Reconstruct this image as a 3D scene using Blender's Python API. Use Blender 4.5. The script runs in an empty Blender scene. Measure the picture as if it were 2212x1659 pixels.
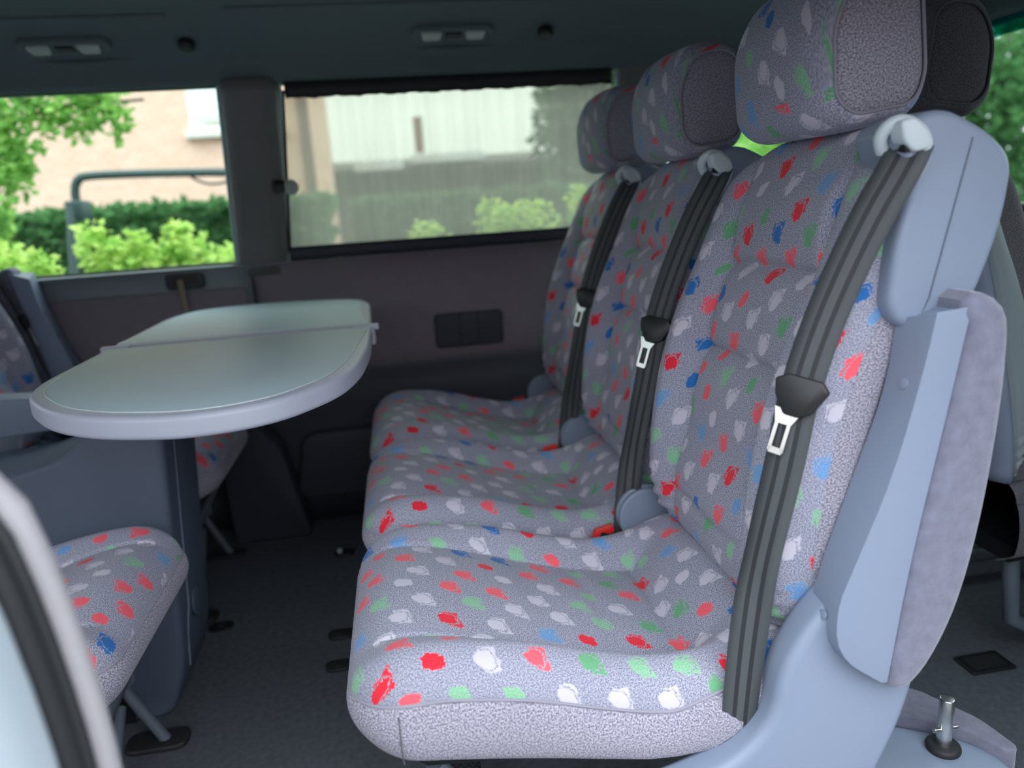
import bpy, bmesh, math, random
import numpy as np
from mathutils import Vector, Matrix, noise as mnoise

random.seed(7); np.random.seed(7)
SC = bpy.context.scene
COL = SC.collection
PI = math.pi

# ------------------------------------------------------------------ camera
FPX = 1600.0
cam = bpy.data.cameras.new('camera'); cam_o = bpy.data.objects.new('camera', cam); COL.objects.link(cam_o)
cam.sensor_fit = 'HORIZONTAL'; cam.sensor_width = 36.0; cam.lens = FPX / 2212.0 * 36.0
cam.clip_start = 0.02; cam.clip_end = 300
_ax = np.array([[0.98596436, -0.15382781, -0.06489436],
                [-0.09932757, -0.22803772, -0.96857258],
                [0.13419504, 0.96142384, -0.24011641]])      # world axes in (right, down, forward)
_r, _d, _f = _ax
cam_o.matrix_world = Matrix(((_r[0], -_d[0], -_f[0], 0), (_r[1], -_d[1], -_f[1], 0), (_r[2], -_d[2], -_f[2], 1.0), (0, 0, 0, 1)))
cam.dof.use_dof = True; cam.dof.focus_distance = 1.10; cam.dof.aperture_fstop = 2.3
SC.camera = cam_o

# ------------------------------------------------------------------ sky, exposure
w = bpy.data.worlds.new('overcast_sky'); SC.world = w; w.use_nodes = True
nt = w.node_tree; nt.nodes.clear()
o = nt.nodes.new('ShaderNodeOutputWorld'); bg = nt.nodes.new('ShaderNodeBackground')
tc = nt.nodes.new('ShaderNodeTexCoord'); sx = nt.nodes.new('ShaderNodeSeparateXYZ'); cr = nt.nodes.new('ShaderNodeValToRGB')
nt.links.new(tc.outputs['Generated'], sx.inputs[0]); nt.links.new(sx.outputs[2], cr.inputs[0])
# standard overcast sky: luminance (1 + 2 sin elevation) / 3
cr.color_ramp.elements[0].position = 0.0; cr.color_ramp.elements[0].color = (0.32, 0.335, 0.355, 1)
cr.color_ramp.elements[1].position = 1.0; cr.color_ramp.elements[1].color = (0.95, 1.0, 1.07, 1)
nt.links.new(cr.outputs[0], bg.inputs[0]); bg.inputs[1].default_value = 2.3
nt.links.new(bg.outputs[0], o.inputs[0])
vs = SC.view_settings
vs.view_transform = 'Standard'; vs.look = 'None'; vs.gamma = 1.0; vs.use_curve_mapping = False
vs.exposure = 1.38
SC.cycles.max_bounces = 7; SC.cycles.diffuse_bounces = 5; SC.cycles.glossy_bounces = 3; SC.cycles.transparent_max_bounces = 10
SC.cycles.use_adaptive_sampling = True; SC.cycles.adaptive_threshold = 0.03
SC.cycles.use_denoising = True

# ------------------------------------------------------------------ material helpers
def srgb(r, g, b):
    def f(c):
        c /= 255.0
        return c / 12.92 if c <= 0.04045 else ((c + 0.055) / 1.055) ** 2.4
    return (f(r), f(g), f(b), 1.0)

class NT:
    def __init__(s, name):
        s.m = bpy.data.materials.new(name); s.m.use_nodes = True
        s.t = s.m.node_tree; s.t.nodes.clear()
        s.out = s.t.nodes.new('ShaderNodeOutputMaterial')
    def n(s, typ, **kw):
        nd = s.t.nodes.new(typ)
        for k, v in kw.items(): setattr(nd, k, v)
        return nd
    def l(s, a, b): s.t.links.new(a, b)
    def math(s, op, a, b=None, c=None, clamp=False):
        nd = s.n('ShaderNodeMath', operation=op); nd.use_clamp = clamp
        for i, v in enumerate((a, b, c)):
            if v is None: continue
            if hasattr(v, 'node'): s.l(v, nd.inputs[i])
            else: nd.inputs[i].default_value = v
        return nd.outputs[0]
    def mix(s, fac, a, b, blend='MIX'):
        nd = s.n('ShaderNodeMix', data_type='RGBA', blend_type=blend)
        for i, v in ((0, fac), (6, a), (7, b)):
            if hasattr(v, 'node'): s.l(v, nd.inputs[i])
            else: nd.inputs[i].default_value = v
        return nd.outputs[2]
    def noise(s, vec, scale, detail=2.0, rough=0.5, dims='3D'):
        nd = s.n('ShaderNodeTexNoise', noise_dimensions=dims)
        if vec is not None: s.l(vec, nd.inputs['Vector'])
        nd.inputs['Scale'].default_value = scale; nd.inputs['Detail'].default_value = detail; nd.inputs['Roughness'].default_value = rough
        return nd
    def ramp(s, fac, els, interp='LINEAR'):
        nd = s.n('ShaderNodeValToRGB'); r = nd.color_ramp; r.interpolation = interp
        while len(r.elements) < len(els): r.elements.new(0.5)
        for e, (p, c) in zip(r.elements, els): e.position = p; e.color = c
        s.l(fac, nd.inputs[0]); return nd.outputs[0]
    def bsdf(s, col, rough=0.5, metal=0.0, spec=0.5, sheen=0.0, normal=None, coat=0.0):
        b = s.n('ShaderNodeBsdfPrincipled')
        if hasattr(col, 'node'): s.l(col, b.inputs['Base Color'])
        else: b.inputs['Base Color'].default_value = col
        if hasattr(rough, 'node'): s.l(rough, b.inputs['Roughness'])
        else: b.inputs['Roughness'].default_value = rough
        b.inputs['Metallic'].default_value = metal; b.inputs['Specular IOR Level'].default_value = spec
        b.inputs['Sheen Weight'].default_value = sheen; b.inputs['Coat Weight'].default_value = coat
        if normal is not None: s.l(normal, b.inputs['Normal'])
        return b
    def bump(s, h, strength=0.3, dist=0.001):
        b = s.n('ShaderNodeBump'); b.inputs['Strength'].default_value = strength; b.inputs['Distance'].default_value = dist
        s.l(h, b.inputs['Height']); return b.outputs[0]
    def end(s, sh):
        s.l(sh.outputs[0] if hasattr(sh, 'outputs') else sh, s.out.inputs[0]); return s.m

def plain(name, col, rough=0.5, metal=0.0, grain=0.0, gscale=600, var=0.0, vscale=8, spec=0.5, sheen=0.0):
    t = NT(name); tc = t.n('ShaderNodeTexCoord').outputs['Object']
    c = col; nrm = None
    if var:
        nz = t.noise(tc, vscale, 4)
        dark = tuple(max(0, x * (1 - var)) for x in col[:3]) + (1,)
        lite = tuple(min(1, x * (1 + var)) for x in col[:3]) + (1,)
        c = t.mix(nz.outputs[0], dark, lite)
    if grain:
        g = t.noise(tc, gscale, 2); nrm = t.bump(g.outputs[0], grain, 0.0006)
    return t.end(t.bsdf(c, rough, metal, spec, sheen, nrm))

def fabric(name, light, dark, gscale, spots=False, contrast=0.5, uv=True):
    """woven velour: fine light/dark grain; optional rows of ragged coloured patches, laid out in the cloth's own metres (UV)"""
    t = NT(name)
    tcn = t.n('ShaderNodeTexCoord'); vec = tcn.outputs['UV'] if uv else tcn.outputs['Object']
    g = t.noise(vec, gscale, 1.5, 0.6)
    gf = t.ramp(g.outputs[0], [(0.5 - 0.12, (0, 0, 0, 1)), (0.5 + 0.12, (1, 1, 1, 1))])
    big = t.noise(vec, 9, 3)
    base = t.mix(gf, dark, light)
    base = t.mix(t.math('MULTIPLY', big.outputs[0], 0.22), base, tuple(c * 0.75 for c in dark[:3]) + (1,))
    if spots:
        PU, PV = 0.069, 0.043
        sp = t.n('ShaderNodeSeparateXYZ'); t.l(vec, sp.inputs[0]); u, v = sp.outputs[0], sp.outputs[1]
        vr = t.math('DIVIDE', v, PV); row = t.math('FLOOR', vr); fv = t.math('SUBTRACT', t.math('SUBTRACT', vr, row), 0.5)
        sh = t.math('MULTIPLY', t.math('MODULO', t.math('ADD', row, 200.0), 2.0), 0.5)
        # each row slips a little sideways
        wn0 = t.n('ShaderNodeTexWhiteNoise', noise_dimensions='1D'); t.l(row, wn0.inputs['W'])
        sh2 = t.math('ADD', sh, t.math('MULTIPLY', wn0.outputs[0], 0.22))
        ur = t.math('ADD', t.math('DIVIDE', u, PU), sh2); colm = t.math('FLOOR', ur); fu = t.math('SUBTRACT', t.math('SUBTRACT', ur, colm), 0.5)
        cb = t.n('ShaderNodeCombineXYZ'); t.l(colm, cb.inputs[0]); t.l(row, cb.inputs[1])
        wn = t.n('ShaderNodeTexWhiteNoise', noise_dimensions='2D'); t.l(cb.outputs[0], wn.inputs['Vector'])
        ws = t.n('ShaderNodeSeparateColor'); t.l(wn.outputs['Color'], ws.inputs[0])
        d1 = t.noise(vec, 75, 3, 0.6); ds = t.n('ShaderNodeSeparateColor'); t.l(d1.outputs['Color'], ds.inputs[0])
        def loc(f, pitch, jit, dn):
            x = t.math('MULTIPLY', f, pitch)
            x = t.math('ADD', x, t.math('MULTIPLY', t.math('SUBTRACT', jit, 0.5), 0.008))
            return t.math('ADD', x, t.math('MULTIPLY', t.math('SUBTRACT', dn, 0.5), 0.015))
        lx = loc(fu, PU, ws.outputs[0], ds.outputs[0]); ly = loc(fv, PV, ws.outputs[1], ds.outputs[1])
        # shear each patch a little
        lx = t.math('ADD', lx, t.math('MULTIPLY', ly, 0.25))
        ax = t.math('DIVIDE', t.math('ABSOLUTE', lx), 0.0170); ay = t.math('DIVIDE', t.math('ABSOLUTE', ly), 0.0150)
        box = t.math('MAXIMUM', ax, ay)
        ell = t.math('POWER', t.math('ADD', t.math('POWER', t.math('ABSOLUTE', t.math('DIVIDE', lx, 0.0130)), 2.4), t.math('POWER', t.math('ABSOLUTE', t.math('DIVIDE', ly, 0.0108)), 2.4)), 0.4167)
        fuzz = t.math('MULTIPLY', t.math('SUBTRACT', g.outputs[0], 0.5), 0.7)
        inbox = t.math('LESS_THAN', t.math('ADD', box, fuzz), 1.0)
        blob = t.math('LESS_THAN', t.math('ADD', ell, fuzz), 1.0)
        # a thin gap rings the blob; outside it only the corners survive, on about half of the patches
        corner = t.math('MULTIPLY', inbox, t.math('GREATER_THAN', t.math('ADD', ell, fuzz), 1.16))
        corner = t.math('MULTIPLY', corner, t.math('GREATER_THAN', ws.outputs[2], 0.25))
        corner = t.math('MULTIPLY', corner, t.math('GREATER_THAN', t.math('ADD', t.math('MULTIPLY', lx, 60.0), t.math('MULTIPLY', ly, t.math('SUBTRACT', ws.outputs[0], 0.5))), -0.25))
        mask = t.math('MAXIMUM', blob, corner)
        pal = [(0.0, srgb(204, 200, 214)), (0.36, srgb(246, 92, 104)), (0.51, srgb(232, 16, 42)), (0.59, srgb(16, 108, 184)),
               (0.68, srgb(100, 162, 220)), (0.77, srgb(86, 176, 104)), (0.86, srgb(136, 204, 150))]
        wn2 = t.n('ShaderNodeTexWhiteNoise', noise_dimensions='3D')
        cb2 = t.n('ShaderNodeCombineXYZ'); t.l(colm, cb2.inputs[0]); t.l(row, cb2.inputs[1]); cb2.inputs[2].default_value = 3.7; t.l(cb2.outputs[0], wn2.inputs['Vector'])
        pc = t.ramp(wn2.outputs[0], pal, 'CONSTANT')
        # pale colours let the ground show through as speckle
        pale = t.math('GREATER_THAN', wn2.outputs[0], 0.68)
        op = t.math('SUBTRACT', 0.93, t.math('MULTIPLY', pale, t.math('MULTIPLY', t.math('SUBTRACT', 1.0, gf), 0.45)))
        base = t.mix(t.math('MULTIPLY', mask, op), base, pc)
    nrm = t.bump(g.outputs[0], 0.35, 0.0008)
    return t.end(t.bsdf(base, 0.92, 0, 0.2, 0.15, nrm))

def webbing(name):
    t = NT(name); uv = t.n('ShaderNodeTexCoord').outputs['UV']
    sp = t.n('ShaderNodeSeparateXYZ'); t.l(uv, sp.inputs[0])
    st = t.ramp(sp.outputs[0], [(0, srgb(72, 77, 80)), (0.28, srgb(42, 45, 48)), (0.40, srgb(78, 83, 86)), (0.60, srgb(42, 45, 48)), (0.72, srgb(72, 77, 80))], 'CONSTANT')
    wv = t.n('ShaderNodeTexWave'); t.l(uv, wv.inputs[0]); wv.bands_direction = 'Y'; wv.inputs['Scale'].default_value = 180; wv.inputs['Distortion'].default_value = 1
    return t.end(t.bsdf(st, 0.55, 0, 0.4, 0, t.bump(wv.outputs[0], 0.3, 0.0006)))

def glass(name, tint):
    t = NT(name); tr = t.n('ShaderNodeBsdfTransparent'); tr.inputs[0].default_value = tint
    gl = t.n('ShaderNodeBsdfGlossy'); gl.inputs['Roughness'].default_value = 0.02
    lw = t.n('ShaderNodeLayerWeight'); lw.inputs[0].default_value = 0.12
    mx = t.n('ShaderNodeMixShader'); t.l(t.math('MULTIPLY', lw.outputs['Fresnel'], 0.4), mx.inputs[0]); t.l(tr.outputs[0], mx.inputs[1]); t.l(gl.outputs[0], mx.inputs[2])
    return t.end(mx)

def shade_net(name):
    t = NT(name); ob = t.n('ShaderNodeTexCoord').outputs['Object']
    mp = t.n('ShaderNodeMapping'); t.l(ob, mp.inputs[0]); mp.inputs['Scale'].default_value = (26, 1, 1.2)
    nz = t.noise(mp.outputs[0], 1.6, 3, 0.6)
    tr = t.n('ShaderNodeBsdfTransparent'); tr.inputs[0].default_value = (0.92, 0.88, 0.75, 1)
    tl = t.n('ShaderNodeBsdfTranslucent'); tl.inputs[0].default_value = srgb(196, 194, 184)
    df = t.n('ShaderNodeBsdfDiffuse'); df.inputs[0].default_value = srgb(150, 148, 142)
    a = t.n('ShaderNodeMixShader'); a.inputs[0].default_value = 0.55; t.l(df.outputs[0], a.inputs[1]); t.l(tl.outputs[0], a.inputs[2])
    m = t.n('ShaderNodeMixShader'); t.l(t.math('MULTIPLY_ADD', nz.outputs[0], 0.24, 0.46), m.inputs[0]); t.l(tr.outputs[0], m.inputs[1]); t.l(a.outputs[0], m.inputs[2])
    return t.end(m)

def leafmat(name, c1, c2):
    t = NT(name); g = t.n('ShaderNodeNewGeometry')
    wn = t.n('ShaderNodeObjectInfo')
    oc = t.n('ShaderNodeTexCoord').outputs['Object']
    nz = t.noise(oc, 14, 2)
    c = t.mix(t.ramp(nz.outputs[0], [(0.35, (0, 0, 0, 1)), (0.65, (1, 1, 1, 1))]), c1, c2)
    d = t.n('ShaderNodeBsdfDiffuse'); t.l(c, d.inputs[0]); tl = t.n('ShaderNodeBsdfTranslucent'); t.l(c, tl.inputs[0])
    m = t.n('ShaderNodeMixShader'); m.inputs[0].default_value = 0.4; t.l(d.outputs[0], m.inputs[1]); t.l(tl.outputs[0], m.inputs[2])
    return t.end(m)

M = {}
M['pattern'] = fabric('patterned_velour', srgb(194, 195, 210), srgb(110, 114, 137), 560, spots=True)
M['plainfab'] = fabric('grey_velour', srgb(192, 188, 199), srgb(106, 108, 128), 450)
M['velour'] = plain('lavender_velour', srgb(114, 116, 134), 0.95, grain=0.8, gscale=420, var=0.35, vscale=60, sheen=0.5, spec=0.1)
M['darkfab'] = fabric('dark_grey_velour', srgb(112, 110, 116), srgb(78, 77, 84), 380)
M['plastic'] = plain('pale_blue_grey_plastic', srgb(132, 145, 166), 0.42, grain=0.12, gscale=900, var=0.03, vscale=5, spec=0.4)
M['guide'] = plain('pale_guide_plastic', srgb(196, 210, 216), 0.35)
M['tabletop'] = plain('grey_table_plastic', srgb(184, 206, 214), 0.5, grain=0.08, gscale=1400, var=0.03, vscale=6)
M['tableedge'] = plain('lavender_table_edge', srgb(178, 184, 200), 0.4, grain=0.05)
M['pedestal'] = plain('slate_blue_plastic', srgb(84, 96, 114), 0.5, grain=0.2, gscale=700, var=0.05)
M['greymetal'] = plain('grey_painted_metal', srgb(96, 106, 118), 0.45)
M['black'] = plain('black_plastic', srgb(26, 29, 32), 0.38)
M['rubber'] = plain('black_rubber', srgb(34, 36, 38), 0.6, grain=0.2)
M['chrome'] = plain('chrome_steel', srgb(226, 226, 222), 0.28, 1.0)
M['red'] = plain('red_plastic', srgb(225, 40, 40), 0.4)
M['belt'] = webbing('seat_belt_webbing')
M['carpet'] = plain('charcoal_carpet', srgb(86, 91, 98), 0.97, grain=1.0, gscale=500, var=0.35, vscale=70, spec=0.1)
M['wall'] = plain('grey_mauve_wall_fabric', srgb(136, 130, 140), 0.95, grain=0.5, gscale=500, var=0.08, vscale=30, spec=0.15)
M['wallplastic'] = plain('grey_trim_plastic', srgb(140, 152, 157), 0.5, grain=0.15)
M['pillar'] = plain('grey_pillar_trim', srgb(112, 113, 114), 0.6, grain=0.15)
M['lowtrim'] = plain('dark_lower_trim', srgb(56, 61, 72), 0.6, grain=0.2)
M['headliner'] = plain('dark_headliner', srgb(96, 110, 114), 0.95, grain=0.3, var=0.05)
M['frame'] = plain('pale_window_frame', srgb(150, 172, 176), 0.5)
M['glass'] = glass('clear_tinted_glass', (0.84, 0.91, 0.88, 1))
M['privacy'] = glass('green_tinted_glass', (0.30, 0.37, 0.35, 1))
M['net'] = shade_net('sunshade_net')
M['paint'] = plain('silver_blue_paint', srgb(174, 188, 196), 0.25, spec=0.6, var=0.03)
M['doortrim'] = plain('pale_grey_trim_cloth', srgb(164, 162, 166), 0.95, grain=0.9, gscale=420, var=0.08, vscale=200, spec=0.1)
M['lens'] = plain('lamp_lens', srgb(170, 182, 180), 0.2, grain=0.3, gscale=150)
M['tan'] = plain('bare_striker_metal', srgb(150, 120, 88), 0.5, 0.3)

# ------------------------------------------------------------------ mesh helpers
def link(name, me, mat=None, parent=None):
    o = bpy.data.objects.new(name, me); COL.objects.link(o)
    if mat is not None: me.materials.append(M[mat] if isinstance(mat, str) else mat)
    if parent is not None: o.parent = parent
    return o

def empty(name, loc, rz=0.0):
    o = bpy.data.objects.new(name, None); COL.objects.link(o); o.location = loc; o.rotation_euler = (0, 0, rz); o.empty_display_size = 0.05
    return o

def tag(o, label=None, cat=None, group=None, kind=None):
    if label: o['label'] = label
    if cat: o['category'] = cat
    if group: o['group'] = group
    if kind: o['kind'] = kind
    return o

def grid(name, P, UV, mat, parent=None, closed=False, capA=False, capB=False, thick=0.0, flip=False):
    """P: array [n][m][3]; closed wraps the m direction"""
    P = np.asarray(P, float); n, m, _ = P.shape
    verts = P.reshape(-1, 3).tolist(); faces = []; uvs = []
    mm = m if closed else m - 1
    for i in range(n - 1):
        for j in range(mm):
            k = (j + 1) % m
            q = [(i, j), (i, k), (i + 1, k), (i + 1, j)]
            if flip: q = q[::-1]
            faces.append([a * m + b for a, b in q])
            if UV is not None:
                for a, b in q: uvs.append(tuple(UV[a][b]))
    for cap, i in ((capA, 0), (capB, n - 1)):
        if cap:
            f = [i * m + j for j in range(m)]
            if (i == 0) != flip: f = f[::-1]
            # orientation is fixed below by recalculating
            faces.append(f)
            if UV is not None:
                for q in f: uvs.append(tuple(UV[i][q % m]))
    me = bpy.data.meshes.new(name); me.from_pydata(verts, [], faces)
    if UV is not None:
        ul = me.uv_layers.new(name='UVMap'); ul.data.foreach_set('uv', np.array(uvs, float).ravel())
    bm = bmesh.new(); bm.from_mesh(me); bmesh.ops.recalc_face_normals(bm, faces=bm.faces); bm.to_mesh(me); bm.free()
    me.polygons.foreach_set('use_smooth', [True] * len(me.polygons)); me.update()
    o = link(name, me, mat, parent)
    if thick:
        md = o.modifiers.new('thickness', 'SOLIDIFY'); md.thickness = thick; md.offset = -1
    return o

def smooth_obj(me, angle=35):
    me.polygons.foreach_set('use_smooth', [True] * len(me.polygons))
    me.set_sharp_from_angle(angle=math.radians(angle))

def box(name, lo, hi, mat, parent=None, bev=0.0, seg=2):
    bm = bmesh.new(); bmesh.ops.create_cube(bm, size=1)
    for v in bm.verts:
        v.co = Vector([lo[i] if v.co[i] < 0 else hi[i] for i in range(3)])
    if bev: bmesh.ops.bevel(bm, geom=bm.edges[:], offset=bev, segments=seg, affect='EDGES', profile=0.5)
    me = bpy.data.meshes.new(name); bm.to_mesh(me); bm.free()
    if bev: smooth_obj(me, 50)
    return link(name, me, mat, parent)

def rounded(poly, r, seg=5):
    """round the corners of a 2D polygon; r number or list"""
    out = []; n = len(poly)
    for i in range(n):
        p = Vector(poly[i]); a = Vector(poly[i - 1]) - p; b = Vector(poly[(i + 1) % n]) - p
        rr = r[i] if isinstance(r, (list, tuple)) else r
        d = min(rr, a.length * 0.49, b.length * 0.49)
        if d < 1e-6: out.append(tuple(p)); continue
        A = p + a.normalized() * d; B = p + b.normalized() * d
        for k in range(seg + 1):
            t = k / seg; q = A * (1 - t) ** 2 + p * 2 * t * (1 - t) + B * t * t
            out.append((q.x, q.y))
    return out

def prism(name, poly, a, b, mat, parent=None, axis='Y', bev=0.0, seg=3, poly2=None, sm=40):
    """extrude a 2D outline along an axis from a to b (poly2: outline at b)"""
    bm = bmesh.new(); poly2 = poly2 or poly; n = len(poly)
    def P(p, t):
        return {'Y': (p[0], t, p[1]), 'Z': (p[0], p[1], t), 'X': (t, p[0], p[1])}[axis]
    A = [bm.verts.new(P(p, a)) for p in poly]; B = [bm.verts.new(P(p, b)) for p in poly2]
    fa = bm.faces.new(A); fb = bm.faces.new(B[::-1])
    for i in range(n): bm.faces.new((A[i], B[i], B[(i + 1) % n], A[(i + 1) % n]))
    bmesh.ops.recalc_face_normals(bm, faces=bm.faces)
    if bev:
        eds = list({e for f in (fa, fb) for e in f.edges})
        bmesh.ops.bevel(bm, geom=eds, offset=bev, segments=seg, affect='EDGES', profile=0.5, clamp_overlap=True)
    me = bpy.data.meshes.new(name); bm.to_mesh(me); bm.free(); smooth_obj(me, sm)
    return link(name, me, mat, parent)

def tube(name, pts, r, mat, parent=None, sides=10, smooth=0, closed=False):
    P = [Vector(p) for p in pts]
    for _ in range(smooth):
        Q = [P[0]]
        for a, b in zip(P[:-1], P[1:]): Q += [a * 0.75 + b * 0.25, a * 0.25 + b * 0.75]
        P = Q + [P[-1]]
    rows = []; up = None
    for i, p in enumerate(P):
        d = (P[min(i + 1, len(P) - 1)] - P[max(i - 1, 0)]).normalized()
        if up is None: up = d.orthogonal().normalized()
        up = (up - d * up.dot(d)).normalized(); s = d.cross(up)
        rr = r[i] if isinstance(r, list) else r
        rows.append([tuple(p + (up * math.cos(2 * PI * k / sides) + s * math.sin(2 * PI * k / sides)) * rr) for k in range(sides)])
    o = grid(name, rows, None, mat, parent, closed=True, capA=True, capB=True)
    o.data.set_sharp_from_angle(angle=math.radians(60)); return o

def cyl(name, c, r, h, mat, parent=None, axis='Z', sides=24, bev=0.0):
    poly = [(c[0] + r * math.cos(2 * PI * k / sides), 0) for k in range(sides)]
    i, j = {'Z': (0, 1), 'Y': (0, 2), 'X': (1, 2)}[axis]; k3 = 'XYZ'.index(axis)
    poly = [(c[i] + r * math.cos(2 * PI * k / sides), c[j] + r * math.sin(2 * PI * k / sides)) for k in range(sides)]
    return prism(name, poly, c[k3], c[k3] + h, mat, parent, axis, bev)

def interp(x, xs, ys): return float(np.interp(x, xs, ys))
def cub(x, xs, ys):
    """smooth monotone-ish interpolation through control points (Catmull-Rom)"""
    xs = list(xs); ys = list(ys)
    if x <= xs[0]: return ys[0]
    if x >= xs[-1]: return ys[-1]
    i = max(k for k in range(len(xs) - 1) if xs[k] <= x)
    h = xs[i + 1] - xs[i]; t = (x - xs[i]) / h
    def sl(k):
        if k == 0: return (ys[1] - ys[0]) / (xs[1] - xs[0])
        if k == len(xs) - 1: return (ys[-1] - ys[-2]) / (xs[-1] - xs[-2])
        return (ys[k + 1] - ys[k - 1]) / (xs[k + 1] - xs[k - 1])
    m0, m1 = sl(i) * h, sl(i + 1) * h
    return (2*t**3-3*t**2+1)*ys[i] + (t**3-2*t**2+t)*m0 + (-2*t**3+3*t**2)*ys[i+1] + (t**3-t**2)*m1

def gauss(x, s): return math.exp(-(x / s) ** 2)
def sstep(a, b, x):
    t = min(1, max(0, (x - a) / (b - a))); return t * t * (3 - 2 * t)

# ================================================================== the van's shell
YW = 2.37          # lower side wall (far side)
def struct(o): o['kind'] = 'structure'; return o

struct(box('floor', (-2.3, 0.42, -0.06), (1.80, 2.45, 0.0), 'carpet'))

# far wall below the windows: a fabric panel over a dark lower trim; the wall leans in above the belt line
prof_low = [(0.0, 2.40), (0.10, 2.385), (0.40, 2.375), (0.52, 2.37)]
prof_up = [(0.52, 2.362), (0.55, 2.345), (0.68, 2.345), (0.80, 2.345), (0.835, 2.338), (0.858, 2.322), (0.868, 2.305), (0.870, 2.37)]
def wallstrip(name, prof, x0, x1, mat, parent=None):
    xs = np.linspace(x0, x1, 24)
    return grid(name, [[(x, y, z) for z, y in prof] for x in xs], None, mat, parent, thick=0.004)
wl = struct(wallstrip('wall_far', prof_low, -2.3, 1.8, 'lowtrim'))
def soft(prof):
    P = [Vector((a, b)) for a, b in prof]
    for _ in range(2):
        Q = [P[0]]
        for a, b in zip(P[:-1], P[1:]): Q += [a * .75 + b * .25, a * .25 + b * .75]
        P = Q + [P[-1]]
    return [tuple(p) for p in P]
struct(wallstrip('trim_1', soft(prof_up), -2.3, -0.44, 'wallplastic'))
struct(wallstrip('trim_2', soft(prof_up), -0.44, 1.8, 'wall'))
box('wall_seam', (-0.443, 2.336, 0.53), (-0.438, 2.344, 0.84), 'lowtrim', bpy.data.objects['wall_far'])
# mauve cloth inset low on the sliding part of the wall below the first window
struct(prism('trim_3', rounded([(-2.2, 0.545), (-0.46, 0.545), (-0.46, 0.80), (-2.2, 0.80)], 0.02), 2.333, 2.344, 'wall', bev=0.004))

# upper wall frame with openings: built as posts and rails
def leanY(z): return interp(z, [0.86, 1.38], [2.335, 2.285])
def slab_xz(name, poly, mat, parent=None, th=0.05, off=0.0, bev=0.006):
    bm = bmesh.new()
    A = [bm.verts.new((x, leanY(z) + off, z)) for x, z in poly]; B = [bm.verts.new((x, leanY(z) + off + th, z)) for x, z in poly]
    fa = bm.faces.new(A); fb = bm.faces.new(B[::-1]); n = len(poly)
    for i in range(n): bm.faces.new((A[i], B[i], B[(i + 1) % n], A[(i + 1) % n]))
    bmesh.ops.recalc_face_normals(bm, faces=bm.faces)
    if bev: bmesh.ops.bevel(bm, geom=list(fa.edges), offset=bev, segments=3, affect='EDGES', profile=0.5)
    me = bpy.data.meshes.new(name); bm.to_mesh(me); bm.free(); smooth_obj(me, 40)
    return link(name, me, mat, parent)

# pillar between the two far windows: swells out at the foot
rows = []
for k in range(15):
    z = 0.83 + (1.372 - 0.83) * k / 14
    xl = interp(z, [0.84, 0.90, 1.38, 1.42], [-0.475, -0.470, -0.438, -0.436]); xr = interp(z, [0.84, 0.90, 1.38, 1.42], [-0.322, -0.316, -0.285, -0.283])
    yy = leanY(z) - 0.035 * (1 if z > 0.9 else max(0.0, (z - 0.83) / 0.07))
    c = (xl + xr) / 2; h = (xr - xl) / 2
    rows.append([(c - h, yy + 0.075, z), (c - h, yy + 0.03, z), (c - h * .88, yy + 0.008, z), (c - h * .5, yy, z), (c + h * .4, yy, z), (c + h * .82, yy + 0.010, z), (c + h, yy + 0.035, z), (c + h, yy + 0.075, z)])
struct(grid('trim_4', rows, None, 'pillar', closed=True, capA=True, capB=True))
struct(slab_xz('trim_5', [(0.705, 0.86), (0.86, 0.86), (0.84, 1.40), (0.715, 1.40)], 'pillar', off=-0.01, th=0.06))
struct(slab_xz('trim_6', [(-1.45, 0.86), (-1.22, 0.86), (-1.15, 1.40), (-1.30, 1.40)], 'pillar', off=-0.01, th=0.06))
struct(slab_xz('trim_7', [(1.42, 0.86), (1.80, 0.86), (1.80, 1.40), (1.38, 1.40)], 'pillar', off=-0.01, th=0.06))
# rail above the windows, turning into the headliner
cove = [(1.362, 2.345), (1.362, 2.272), (1.385, 2.262), (1.415, 2.250), (1.435, 2.205), (1.462, 2.15), (1.500, 2.04), (1.535, 1.85), (1.55, 1.6), (1.55, 0.95), (1.52, 0.70), (1.44, 0.56), (1.36, 0.50), (1.27, 0.47)]
xs = np.linspace(-2.3, 1.8, 30)
cv = soft(cove)
def cz(i, x): return cv[i]
rows = [[(x, y, z) for z, y in cv] for x in xs]
struct(grid('ceiling', rows, None, 'headliner'))
struct(box('trim_20', (-2.34, 0.36, 1.56), (1.84, 2.46, 1.62), 'paint', bev=0.02))
# raised rib of the headliner above the windows
def ceil_at(y):
    ys = [p[1] for p in cv][::-1]; zs = [p[0] for p in cv][::-1]
    o = np.argsort(ys); return float(np.interp(y, np.array(ys)[o], np.array(zs)[o]))
struct(tube('trim_8', [(x, 2.06, ceil_at(2.06) - 0.002) for x in np.linspace(-1.9, -0.5, 8)] , 0.006, 'headliner', sides=8))
struct(tube('trim_9', [(x, 2.04, ceil_at(2.04) - 0.002) for x in np.linspace(-0.36, 1.0, 8)] , 0.006, 'headliner', sides=8))

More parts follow.
